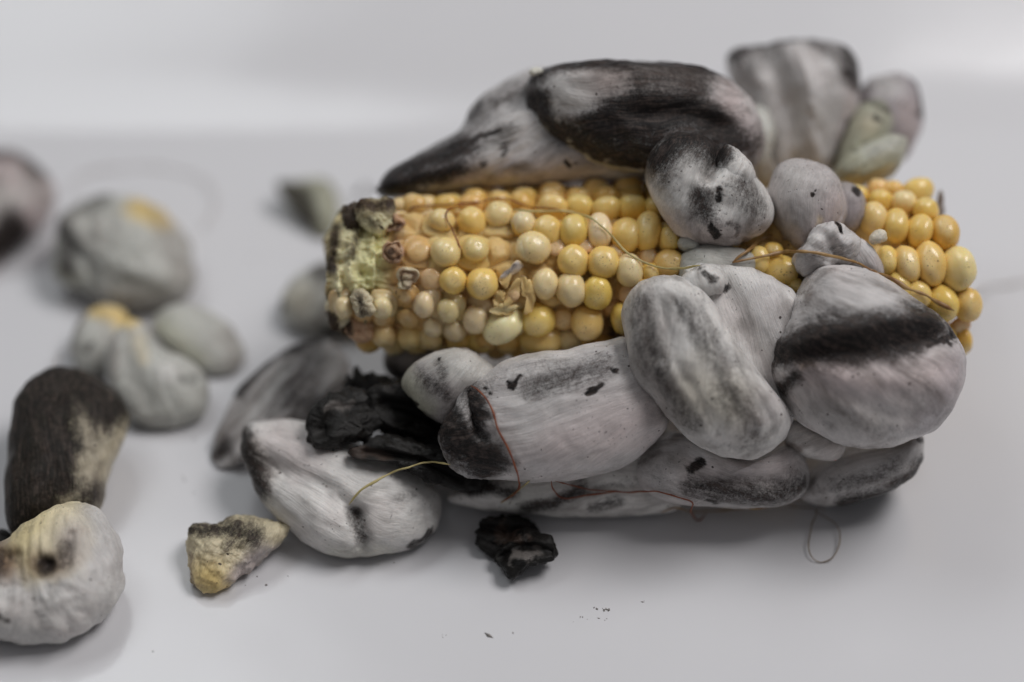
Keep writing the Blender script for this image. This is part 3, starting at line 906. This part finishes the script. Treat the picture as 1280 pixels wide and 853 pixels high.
eg('wide gall crossed by a black band', [
    lobe([(1032, 329), (1012, 342), (996, 366), (978, 408), (963, 438), (962, 472), (985, 512), (1020, 541), (1060, 556), (1110, 556), (1160, 540), (1190, 510), (1206, 462), (1199, 424),
          (1160, 388), (1110, 350), (1070, 332)], -2.5, tf=1.5, tb=1.3, c=(1080, 450), n=(180, 110), noise=.045, seed=29, e=.78,
         dents=[([(985, 428), (1050, 412), (1120, 396), (1180, 402)], 11, -.17), ([(968, 452), (1080, 438), (1196, 418)], 12, .16), ([(985, 455), (1060, 475), (1180, 480)], 14, -.09), ([(1000, 470), (1080, 510), (1150, 525)], 9, .07), ([(985, 470), (1030, 525)], 8, .08)])], 'g',
   [('d', [(972, 440), (1010, 430), (1060, 423), (1115, 412), (1150, 408)], 26, 1.15), ('d', [(985, 440), (1060, 438), (1130, 428)], 22, 1.0), ('d', [(1120, 402), (1185, 412)], 20, .7), ('d', [(972, 485), (985, 470)], 12, .9),
    ('d', [(1150, 432), (1170, 424), (1192, 416)], 4, 1.3), ('d', [(1181, 431)], 4, 1.0), ('d', [(1015, 396)], 5, .8), ('d', [(1100, 395), (1115, 390)], 8, .5), ('d', [(1175, 400), (1190, 415)], 9, .5),
    ('p', [(1010, 465), (1090, 470), (1170, 465)], 34, .9), ('r', [(995, 455), (1003, 450)], 7, .45), ('n', [(1000, 500), (1080, 530)], 24, .45), ('v', [(1195, 450), (1160, 530)], 22, .5),
    ('d', [(1040, 500), (1090, 540)], 24, .30), ('d', [(1110, 480), (1170, 520)], 20, .25), ('d', [(1010, 510), (1030, 530)], 12, .3)], 150, 29)
eg('wide pale gall with a ragged dark left end', [join([
    lobe([(548, 552), (553, 527), (565, 510), (580, 492), (608, 466), (650, 447), (700, 437), (755, 426), (785, 424), (808, 462), (832, 505), (836, 535), (812, 560), (770, 585), (712, 598),
          (650, 600), (600, 599), (570, 590)], -2.2, tf=1.15, tb=1.2, c=(690, 520), n=(160, 90), noise=.04, seed=31, e=.8,
         dents=[([(578, 500), (590, 530), (606, 545)], 7, .32), ([(555, 540), (580, 520)], 8, -.12), ([(640, 490), (740, 465)], 12, .06)]),
    lobe([(548, 553), (553, 530), (566, 520), (572, 500), (590, 484), (603, 496), (602, 520), (618, 545), (612, 575), (622, 594), (585, 596), (562, 580)], -2.45, tf=.62, tb=.8, n=(110, 60), noise=.05, nsc=1.2, seed=38, rough=.04, rsc=4,
         dents=[([(588, 495), (592, 525), (604, 542)], 5, .22), ([(560, 560), (590, 565)], 7, .12)])])], 'g',
   [('d', [(560, 535), (580, 558), (605, 572)], 32, 1.1), ('d', [(592, 492), (600, 520)], 18, 1.0), ('d', [(600, 540), (590, 580)], 18, .6), ('d', [(556, 548), (556, 560)], 12, .7),
    ('d', [(610, 590), (625, 588)], 9, .7), ('b', [(605, 575), (615, 590)], 10, .4), ('d', [(733, 490), (748, 482)], 3.6, 1.4), ('d', [(768, 463)], 5.5, 1.25), ('d', [(636, 478), (641, 483), (650, 470)], 4, 1.1),
    ('d', [(612, 490), (606, 484)], 4, 1.0), ('d', [(660, 486), (700, 476), (750, 460)], 20, .6), ('d', [(610, 480), (680, 455)], 18, .35), ('d', [(745, 445), (760, 440)], 5, .5), ('w', [(650, 480), (700, 450)], 22, .35), ('p', [(700, 550), (790, 520)], 40, .65)], 18, 31)
eg('small speckled gall with greenish tip', [
    lobe([(507, 482), (518, 457), (545, 440), (575, 435), (608, 450), (625, 470), (605, 495), (575, 515), (553, 530), (528, 512)], -1.5, tf=.95, tb=1.0, n=(110, 64), noise=.04, seed=32)], 's',
   [('l', [(560, 455), (600, 470)], 26, .6), ('o', [(508, 478), (530, 512)], 18, .8), ('d', [(530, 470), (545, 482), (560, 495)], 13, .65), ('d', [(552, 458), (558, 490)], 10, .55), ('d', [(550, 450)], 3, 1.1), ('d', [(516, 500), (524, 504)], 4, .9)], 60, 32)
eg('low creased gall at the bottom', [
    lobe([(793, 592), (800, 566), (822, 546), (850, 540), (905, 560), (955, 568), (992, 555), (1010, 582), (1006, 618), (970, 634), (900, 636), (840, 630), (805, 613)], -1.5, tf=1.1, tb=1.0,
         n=(130, 72), noise=.05, seed=33, dents=[([(850, 560), (880, 590), (960, 600)], 12, .18), ([(830, 560), (850, 600)], 10, -.1)])], 'g',
   [('d', [(870, 575), (866, 580)], 7, 1.0), ('d', [(805, 575), (825, 605)], 18, .3), ('d', [(860, 606), (900, 614), (960, 617), (1000, 600)], 16, .75), ('d', [(880, 624), (890, 626)], 4, .9), ('p', [(860, 590), (980, 580)], 20, .5)], 170, 33)
eg('small knob between the two biggest galls', [
    lobe([(978, 548), (986, 526), (1012, 530), (1045, 545), (1056, 560), (1042, 574), (1008, 574), (988, 562)], -1.75, tf=.6, tb=.7, n=(80, 46), noise=.05, seed=34)], 'w',
   [('b', [(985, 555), (995, 562)], 6, .6), ('p', [(1030, 565)], 16, .4)], 10, 34)
eg('slanted gall with dark lower edge', [
    lobe([(1002, 622), (1010, 592), (1050, 566), (1100, 552), (1145, 540), (1154, 555), (1150, 578), (1130, 602), (1090, 622), (1040, 633)], -0.9, tf=1.1, tb=1.2, n=(120, 70), noise=.04, seed=35)], 'g',
   [('d', [(1050, 628), (1100, 616), (1135, 596), (1148, 580)], 15, .95), ('d', [(1040, 604), (1080, 595), (1110, 580)], 14, .5), ('d', [(1140, 548), (1150, 552)], 5, .7)], 25, 35)
eg('pale gall lying under the wide ones', [
    lobe([(560, 622), (600, 600), (650, 585), (720, 560), (800, 530), (850, 545), (850, 600), (845, 638), (780, 644), (700, 644), (640, 641), (595, 636)], -0.95, tf=.8, tb=1.2, c=(740, 600),
         n=(130, 70), noise=.06, seed=36)], 'w',
   [('d', [(590, 612), (615, 608), (640, 613)], 11, .85), ('d', [(655, 634), (690, 628), (725, 610)], 10, .8), ('d', [(740, 632), (770, 624)], 10, .7), ('d', [(720, 615), (790, 600)], 12, .4), ('l', [(650, 620)], 30, .5)], 8, 36)
eg('dark rounded gall under the stalk end', [
    lobe([(478, 452), (486, 425), (520, 410), (560, 425), (585, 450), (560, 480), (510, 485), (488, 474)], 0.6, tf=.9, tb=1.0, n=(80, 46), seed=37)], 'n', [('d', [(480, 465), (520, 485)], 16, .9)], 80, 37)

# ------------------------------------------------------------------ loose pieces on the tray
G = 'loose smut galls scattered on the tray'


def loose(name, label, cat, specs, base, strokes, ang, seed, mat=None):
    lobes = []
    for ol, kw in specs:
        fl = kw.pop('floor', True)
        if fl:
            L, t = floor_lobe(ol, seed=seed, **kw)
        else:
            L = lobe(ol, seed=seed, **kw)
        lobes.append(L)
    return gall(name, lobes, base, strokes, ang, seed, mat or (M_SMOOTH if seed in (42, 43, 44, 46, 47, 48) else None), None, label, cat, None)


loose('gall_fragment', 'purplish grey gall cut off by the left edge, with a black underside', 'smut gall',
      [([(-70, 215), (-30, 190), (5, 188), (38, 200), (62, 226), (68, 255), (50, 285), (20, 312), (-10, 335), (-60, 330)], dict(gy=.4, n=(90, 54)))], 'p',
      [('d', [(-20, 192), (30, 198), (55, 218)], 12, .7), ('d', [(0, 315), (25, 285)], 18, 1.1), ('n', [(60, 250), (40, 220)], 16, .6), ('l', [(5, 255)], 26, .6)], 70, 41)
loose('gall_fragment', 'large round grey gall with yellow stained top, alone at the back', 'smut gall',
      [([(68, 310), (82, 272), (115, 250), (150, 243), (190, 253), (225, 283), (243, 320), (240, 355), (215, 380), (180, 391), (130, 383), (90, 366), (67, 345)], dict(gy=.4, n=(110, 64), noise=.10, dents=[([(88, 300), (115, 330), (125, 375)], 10, .22), ([(120, 275), (190, 270), (225, 310)], 10, .14), ([(150, 330), (210, 350)], 14, -.12)]))], 'l',
      [('d', [(80, 280), (95, 300), (85, 340)], 14, .75), ('d', [(95, 270), (140, 250)], 14, .55), ('y', [(180, 268), (205, 274)], 14, 1.0), ('n', [(215, 300), (235, 340)], 20, .55),
       ('d', [(150, 350), (190, 345)], 10, .35), ('n', [(140, 380), (220, 370)], 18, .5), ('o', [(75, 345), (90, 355)], 12, .6)], 140, 42)
loose('gall_fragment', 'knobby two-lobed gall with a yellow top beside the black one', 'smut gall',
      [([(92, 442), (100, 405), (125, 380), (150, 385), (166, 410), (160, 445), (138, 470), (106, 470)], dict(gy=.3, n=(80, 48))),
       ([(132, 462), (148, 412), (172, 398), (200, 432), (240, 450), (260, 480), (254, 515), (222, 533), (182, 531), (150, 508)], dict(gy=.3, n=(100, 60), c=(190, 480), dents=[([(165, 425), (172, 470), (190, 505)], 13, .10), ([(205, 445), (230, 490)], 14, -.08)]))], 'l',
      [('y', [(118, 386), (145, 388), (165, 402)], 11, .95), ('b', [(105, 395), (100, 410)], 8, .5), ('c', [(178, 425), (185, 450)], 10, .6), ('d', [(120, 428), (112, 440)], 6, .6),
       ('w', [(215, 465)], 16, .7), ('d', [(245, 470), (232, 475)], 7, .4), ('n', [(150, 430), (148, 470)], 10, .5)], 80, 43)
loose('gall_fragment', 'smooth oval olive grey gall behind the two-lobed one', 'smut gall',
      [([(192, 405), (215, 382), (250, 384), (285, 404), (306, 436), (298, 464), (270, 474), (235, 458), (205, 432)], dict(gy=.5, n=(80, 48)))], 'l',
      [('o', [(210, 410), (250, 450)], 16, .7), ('n', [(290, 420), (295, 455)], 12, .5)], 150, 44)
loose('gall_fragment', 'blackened gall with pale brown lower corner, standing behind the fibrous one', 'smut gall',
      [([(24, 492), (48, 466), (90, 461), (130, 474), (155, 500), (159, 545), (140, 600), (122, 645), (60, 655), (20, 668), (11, 605), (15, 540)], dict(gy=.45, n=(110, 66), noise=.08))], 'c',
      [('d', [(30, 490), (100, 470), (145, 495)], 34, 1.25), ('d', [(40, 510), (35, 640)], 36, 1.3), ('d', [(70, 560), (60, 640)], 30, 1.2), ('n', [(125, 540), (120, 600)], 30, .45),
       ('d', [(115, 560)], 12, .4), ('d', [(80, 500), (80, 600)], 26, 1.2), ('d', [(90, 640), (120, 620)], 16, .8)], 95, 45)
loose('gall_fragment', 'pale gall with fibrous cream top and brown pit, in the near left corner', 'smut gall',
      [([(-50, 700), (5, 678), (36, 652), (72, 632), (110, 631), (136, 660), (154, 700), (150, 745), (120, 780), (70, 800), (0, 797), (-50, 785)], dict(gy=.35, n=(170, 110), noise=.06, rough=.022, rsc=3.5, dents=[([(72, 702)], 11, .3), ([(42, 658), (46, 688)], 3.5, .05), ([(56, 645), (60, 692)], 3, .08), ([(75, 640), (71, 680)], 3.5, .06), ([(88, 640), (86, 695)], 4, .08), ([(98, 665), (95, 700)], 6, .14), ([(10, 695), (30, 690)], 8, .2), ([(110, 640), (135, 690)], 10, .10)]))], 'w',
      [('f', [(30, 668), (60, 650), (85, 640), (85, 675)], 26, 1.0), ('f', [(55, 650), (55, 690)], 22, 1.0), ('u', [(62, 700), (80, 702), (97, 690), (98, 668)], 13, .85), ('d', [(70, 702)], 12, 1.0), ('d', [(92, 680), (88, 698)], 10, .6), ('u', [(2, 690), (16, 702)], 20, .9), ('d', [(0, 690), (8, 706)], 12, .7), ('d', [(30, 662), (45, 655)], 9, .4),
       ('d', [(5, 700), (18, 690)], 9, .5), ('d', [(10, 765), (20, 770)], 5, .7), ('g', [(100, 660), (140, 700)], 30, .6), ('d', [(85, 720), (80, 740)], 8, .3)], 100, 46)
loose('gall_fragment', 'small yellow-based gall with a sooty crumbly top, alone near the front', 'smut gall',
      [([(238, 662), (252, 654), (275, 653), (300, 646), (335, 653), (358, 662), (332, 695), (300, 724), (268, 742), (244, 733), (236, 705)], dict(gy=.4, n=(140, 90), noise=.06, rough=.045, rsc=6))], 'c',
      [('y', [(265, 715), (275, 735)], 26, .85), ('d', [(245, 662), (290, 660), (320, 668)], 15, .85), ('d', [(290, 680), (310, 670)], 14, .6), ('v', [(330, 690), (300, 720)], 14, .8), ('b', [(240, 690), (245, 735)], 5, .5)], 60, 47)
_, t_h = floor_lobe([(303, 545), (350, 527), (470, 565), (545, 620), (520, 680), (400, 685)], seed=48, gy=.4)
loose('gall_fragment', 'large pale gall with a sooty left tip, below the black torn piece', 'smut gall',
      [([(303, 548), (314, 530), (350, 526), (400, 530), (470, 560), (520, 588), (545, 620), (545, 655), (520, 680), (460, 693), (400, 686), (350, 652), (318, 610)],
        dict(gy=.4, n=(140, 84), noise=.07, dents=[([(340, 580), (400, 600), (450, 640)], 14, .18), ([(450, 640), (455, 680)], 10, .2), ([(350, 545), (420, 560)], 14, -.1)]))], 'w',
      [('d', [(306, 545), (318, 570), (328, 608)], 18, .95), ('d', [(318, 590), (330, 605)], 8, .9), ('d', [(446, 638), (450, 652), (455, 668)], 9, .7), ('w', [(400, 640), (440, 660)], 36, .6), ('w', [(490, 650)], 30, .5),
       ('d', [(500, 620), (520, 615)], 9, .4), ('d', [(535, 665), (515, 682)], 5, .8), ('r', [(320, 560), (330, 600)], 14, .25), ('p', [(350, 545), (380, 560)], 26, .5), ('o', [(420, 690), (480, 692)], 10, .4)], 150, 48)
loose('gall_fragment', 'dark streaked leaf-shaped gall left of the black torn piece', 'smut gall',
      [([(264, 575), (268, 548), (290, 505), (325, 462), (370, 430), (408, 424), (434, 448), (436, 480), (405, 520), (350, 545), (305, 580), (278, 588)], dict(gy=.5, n=(110, 66), noise=.06,
        dents=[([(275, 570), (330, 500), (375, 450)], 12, .25)]))], 'g',
      [('d', [(300, 490), (350, 440), (400, 425)], 10, .9), ('d', [(395, 450), (360, 500), (400, 510)], 22, .6), ('d', [(268, 572), (282, 560)], 14, .9), ('w', [(310, 520), (350, 475)], 14, .6), ('d', [(370, 460), (340, 520)], 10, .5)], 48, 49)
loose('gall_fragment', 'small dark wedge of gall at the back by the black tip', 'smut gall',
      [([(344, 232), (370, 226), (408, 224), (424, 250), (422, 290), (402, 305), (378, 278)], dict(gy=.4, n=(70, 42)))], 'o',
      [('d', [(346, 232), (380, 245), (390, 275)], 18, .8), ('d', [(400, 300)], 12, .6)], 140, 50)
loose('gall_fragment', 'small pale gall half hidden behind the stalk end', 'smut gall',
      [([(350, 388), (364, 352), (395, 332), (440, 325), (480, 350), (470, 400), (440, 420), (400, 420), (366, 410)], dict(gy=.4, n=(80, 48)))], 'l',
      [('d', [(400, 340), (440, 350)], 14, .7), ('d', [(350, 390), (356, 380)], 7, .6), ('d', [(410, 415), (450, 410)], 10, .8), ('c', [(375, 375)], 18, .4)], 30, 51)
# black torn pieces
loose('torn_gall', 'black torn mass of spores with ragged edges between the ear and the pale gall', 'torn gall',
      [([(384, 548), (387, 524), (402, 505), (430, 490), (456, 492), (478, 505), (482, 528), (462, 545), (440, 553), (420, 556), (396, 561)],
        dict(floor=False, t=-1.45, tf=.32, tb=.5, gx=.15, gy=.25, n=(120, 60), noise=.10, nsc=1.3, rough=.06, rsc=3.0, e=.72, dents=[([(400, 540), (430, 512), (470, 505)], 8, .16), ([(395, 552), (450, 540)], 6, -.1)])),
       ([(424, 500), (430, 486), (434, 468), (441, 477), (447, 460), (455, 471), (464, 461), (474, 468), (492, 476), (515, 490), (505, 515), (475, 530), (445, 520)],
        dict(floor=False, t=-0.35, tf=.28, tb=.5, gx=-.2, gy=.3, n=(130, 60), noise=.09, nsc=1.4, rough=.07, rsc=3.2, e=.7, dents=[([(440, 485), (480, 515)], 6, .18), ([(470, 475), (500, 505)], 5, -.12)])),
       ([(462, 492), (500, 482), (530, 494), (556, 515), (582, 548), (560, 566), (520, 560), (485, 545), (462, 520)],
        dict(floor=False, t=-0.95, tf=.30, tb=.5, gx=.25, gy=-.1, n=(120, 60), noise=.10, nsc=1.2, rough=.06, rsc=3.0, e=.7, dents=[([(480, 505), (540, 520), (570, 550)], 7, .2), ([(475, 525), (530, 545)], 6, -.14)])),
       ([(446, 556), (462, 548), (500, 546), (545, 556), (585, 580), (604, 600), (585, 611), (545, 606), (505, 588), (474, 577), (446, 574), (440, 564)],
        dict(floor=False, t=-1.75, tf=.30, tb=.45, gx=.1, gy=.3, n=(130, 60), noise=.09, nsc=1.4, rough=.08, rsc=3.4, e=.7, dents=[([(455, 565), (520, 570), (570, 595)], 6, .2), ([(480, 555), (550, 575)], 5, -.12)])),
       ([(520, 515), (555, 535), (600, 575), (606, 600), (575, 598), (540, 575), (515, 545)],
        dict(floor=False, t=-0.5, tf=.4, tb=.5, n=(80, 44), noise=.10, nsc=1.4, rough=.06, rsc=3.0, e=.75))], 'k',
      [('n', [(412, 515), (436, 508)], 6, .35), ('b', [(445, 560), (475, 570)], 8, .25)], 165, 52, M_BLACK)
loose('torn_gall', 'small black curled gall crumb lying alone under the ear', 'torn gall',
      [([(589, 674), (600, 654), (616, 646), (642, 644), (668, 652), (676, 668), (655, 684), (632, 690), (616, 700), (600, 688)],
        dict(gy=.4, gx=.2, tf=.35, tb=.5, n=(100, 54), noise=.09, nsc=1.6, rough=.06, rsc=4, e=.7, dents=[([(605, 660), (640, 665), (665, 660)], 6, .18)])),
       ([(612, 694), (630, 676), (655, 664), (680, 670), (694, 690), (682, 703), (660, 706), (640, 720), (622, 708)],
        dict(gy=.2, gx=-.2, tf=.40, tb=.5, n=(100, 54), noise=.09, nsc=1.6, rough=.06, rsc=4, e=.7, dents=[([(625, 695), (655, 680), (685, 690)], 6, .2), ([(645, 695), (665, 700)], 5, -.12)]))], 'k',
      [('n', [(645, 690), (660, 694)], 8, .4), ('b', [(630, 665), (650, 675)], 8, .3)], 150, 53, M_BLACK)
loose('torn_gall', 'tiny black gall crumb at the left edge by the fibrous gall', 'torn gall',
      [([(-25, 672), (0, 663), (16, 672), (17, 688), (0, 697), (-25, 695)], dict(gy=.35, n=(50, 30), noise=.06, rough=.04, rsc=4))], 'k', [], 0, 54, M_BLACK)
loose('crumb', 'tiny white crumb on the edge of the big black-topped gall', 'crumb',
      [([(660, 90), (664, 84), (674, 83), (679, 88), (674, 94), (664, 95)], dict(floor=False, t=-0.95, tf=.1, tb=.1, n=(28, 16), noise=.02, nsc=4))], 'w', [], 0, 55, M_CRUMB)

# ------------------------------------------------------------------ silk threads, laid on whatever lies under them
bpy.context.view_layer.update()
DG = bpy.context.evaluated_depsgraph_get()


def depth_of(px, py):
    d = world(px, py, 0.0) - CAMP
    d = d / np.linalg.norm(d)
    ok, loc, *_ = SC.ray_cast(DG, Vector(CAMP * CM), Vector(d))
    if not ok:
        return floor_t(px, py)
    return float((np.array(loc) / CM - CAMP) @ FWD) - D0


def silk(label, pts, r, mat, lift=0.02, flat=1.0, span=3, arch=0.0, name='silk_thread'):
    r = r * 0.72
    n = max(20, int(sum(math.dist(a, b) for a, b in zip(pts[:-1], pts[1:])) / 3))
    Q = catmull(pts, n, closed=False)
    T = np.array([depth_of(*q) for q in Q])
    Tm = np.array([T[max(0, i - span):i + span + 1].min() for i in range(n)])
    ker = np.hanning(2 * span + 3)
    ker /= ker.sum()
    Ts = np.convolve(np.pad(Tm, span + 1, mode='edge'), ker, 'valid')
    Ts = np.minimum(Ts, T) - lift - r - arch * np.sin(np.linspace(0, math.pi, n))
    C = world(Q[:, 0], Q[:, 1], Ts)
    C[:, 2] = np.maximum(C[:, 2], r * 1.2)
    C += 0.035 * np.stack([fbm(C * 1.6, 61, 3), fbm(C * 1.6, 62, 3), 0 * Ts], 1)
    tan = np.gradient(C, axis=0)
    tan /= np.linalg.norm(tan, axis=1, keepdims=True) + 1e-9
    b = np.cross(tan, -FWD)
    b /= np.linalg.norm(b, axis=1, keepdims=True) + 1e-9
    nn = np.cross(b, tan)
    rr = r * (0.65 + 0.75 * np.abs(fbm(C * 2.2, 63, 2)))
    rr *= np.clip(np.minimum(np.arange(n), np.arange(n)[::-1]) / 4 + 0.35, 0, 1)
    k = 8
    an = np.linspace(0, 2 * math.pi, k, endpoint=False)
    V = C[:, None] + (rr[:, None, None] * (np.cos(an)[None, :, None] * b[:, None] + flat * np.sin(an)[None, :, None] * nn[:, None]))
    idx = np.arange(n * k).reshape(n, k)
    q = np.stack([idx[:-1], idx[1:], np.roll(idx[1:], -1, 1), np.roll(idx[:-1], -1, 1)], -1).reshape(-1, 4)
    V = np.vstack([V.reshape(-1, 3), C[0], C[-1]])
    tr = np.vstack([np.stack([np.full(k, n * k), idx[0], np.roll(idx[0], -1)], 1), np.stack([np.full(k, n * k + 1), np.roll(idx[-1], -1), idx[-1]], 1)])
    o = link(name, make_mesh(name, V - C[n // 2], q, tr, mat), C[n // 2])
    props(o, label, 'silk thread')


silk('thin dark brown silk along the top kernels by the stalk end', [(510, 266), (514, 259), (534, 257), (571, 255), (597, 254), (626, 248), (660, 258), (700, 262)], .026, M_SILK_RED)
silk('hooked dark brown silk hanging down over the left kernels', [(600, 252), (575, 257), (560, 263), (558, 273), (566, 290), (574, 305), (580, 315)], .026, M_SILK_RED)
silk('long pale silk curving down across the middle kernels', [(640, 262), (677, 265), (704, 265), (740, 273), (765, 294), (786, 317), (817, 333), (847, 336), (874, 332)], .042, M_SILK_PALE, flat=.6)
silk('flat tan silk lying over the right galls and kernels', [(916, 329), (961, 319), (998, 314), (1037, 320), (1071, 330), (1107, 345), (1132, 359), (1159, 371), (1194, 389)], .055, M_SILK_TAN, flat=.5)
silk('short tan silk stub sticking out under the round gall', [(916, 329), (930, 317), (948, 303), (966, 294)], .06, M_SILK_TAN, flat=.5)
silk('red brown silk down the face of the wide pale gall', [(590, 482), (600, 490), (611, 505), (624, 538), (639, 571), (647, 592), (648, 610), (638, 621), (626, 628)], .034, M_SILK_RED)
silk('short yellow green silk below the wide pale gall', [(662, 601), (645, 615), (627, 629)], .032, M_SILK_PALE)
silk('wavy red brown silk along the bottom galls', [(690, 601), (693, 613), (705, 623), (735, 619), (775, 615), (820, 616), (850, 622), (866, 628), (863, 638), (873, 651), (884, 642)], .032, M_SILK_RED)
silk('thin red brown silk joining the wavy one under the wide gall', [(694, 601), (715, 607), (745, 613), (785, 615)], .022, M_SILK_RED)
silk('faint tan silk tangled at the bottom edge of the low gall', [(826, 641), (845, 634), (865, 640), (893, 639), (922, 637), (960, 635)], .024, M_SILK_TAN)
silk('looped grey brown silk hanging below the slanted gall', [(985, 633), (1008, 635), (1020, 638), (1013, 660), (1010, 685), (1016, 698), (1028, 703), (1042, 695), (1051, 672), (1045, 655), (1030, 645), (1021, 640), (1026, 634), (1033, 640)],
     .022, M_SILK_GREY)
silk('pale green silk arching from the black torn piece over the pale gall', [(435, 631), (443, 620), (460, 607), (490, 591), (524, 580), (545, 578), (564, 581)], .034, M_SILK_PALE, arch=.25)
silk('faint long silk ring on the tray round the yellow-topped gall', [(85, 250), (97, 222), (140, 211), (200, 210), (250, 222), (270, 248), (262, 275), (250, 290)], .032, M_SILK_BLUR)
silk('tiny curled hair on the tray above the blackened gall', [(66, 462), (70, 447), (84, 437), (97, 440)], .03, M_SILK_BLUR)
silk('blurred tan silk on the tray right of the ear', [(1216, 362), (1245, 358), (1290, 352), (1320, 351)], .04, M_SILK_BLUR)
silk('dark wispy silk at the sooty tip beside the stalk end', [(437, 241), (446, 244), (456, 233), (468, 238), (480, 236)], .05, M_BLACKISH)


# ------------------------------------------------------------------ crumbs of spore dirt on the tray
def dirt():
    rs = np.random.RandomState(3)
    V, F = [], []
    spots = [(752, 762, 5, 10), (735, 770, 10, 3), (752, 775, 8, 3), (805, 752, 2, 2), (555, 795, 3, 3), (190, 815, 3, 2), (215, 600, 25, 4), (480, 705, 6, 3),
             (230, 555, 20, 5), (700, 790, 40, 3), (330, 730, 20, 4), (120, 225, 20, 3), (320, 320, 8, 4)]
    for x, y, sp, cnt in spots:
        for _ in range(cnt):
            px, py = x + rs.normal() * sp, y + rs.normal() * sp * .35
            c = world(px, py, floor_t(px, py))
            s_ = abs(rs.normal()) * .014 + .008
            base = len(V)
            ang = rs.rand() * 6.28
            st = 1 + rs.rand() * 1.6
            for dx, dy, dz in ((-1, 0, 0), (0, -1, 0), (1, 0, 0), (0, 1, 0), (0, 0, .8), (0, 0, -.15)):
                q = np.array([dx * st, dy, dz]) * s_ * rs.uniform(.7, 1.3)
                V.append(c + np.array([q[0] * math.cos(ang) - q[1] * math.sin(ang), q[0] * math.sin(ang) + q[1] * math.cos(ang), q[2]]))
            for a, b in ((0, 1), (1, 2), (2, 3), (3, 0)):
                F.append((base + a, base + b, base + 4))
                F.append((base + b, base + a, base + 5))
    o = link('dirt_crumbs', make_mesh('dirt_crumbs', np.array(V), np.zeros((0, 4), int), np.array(F), M_DIRT), (0, 0, 0))
    props(o, 'scattered dark spore crumbs on the white tray', None, None, 'stuff')


dirt()
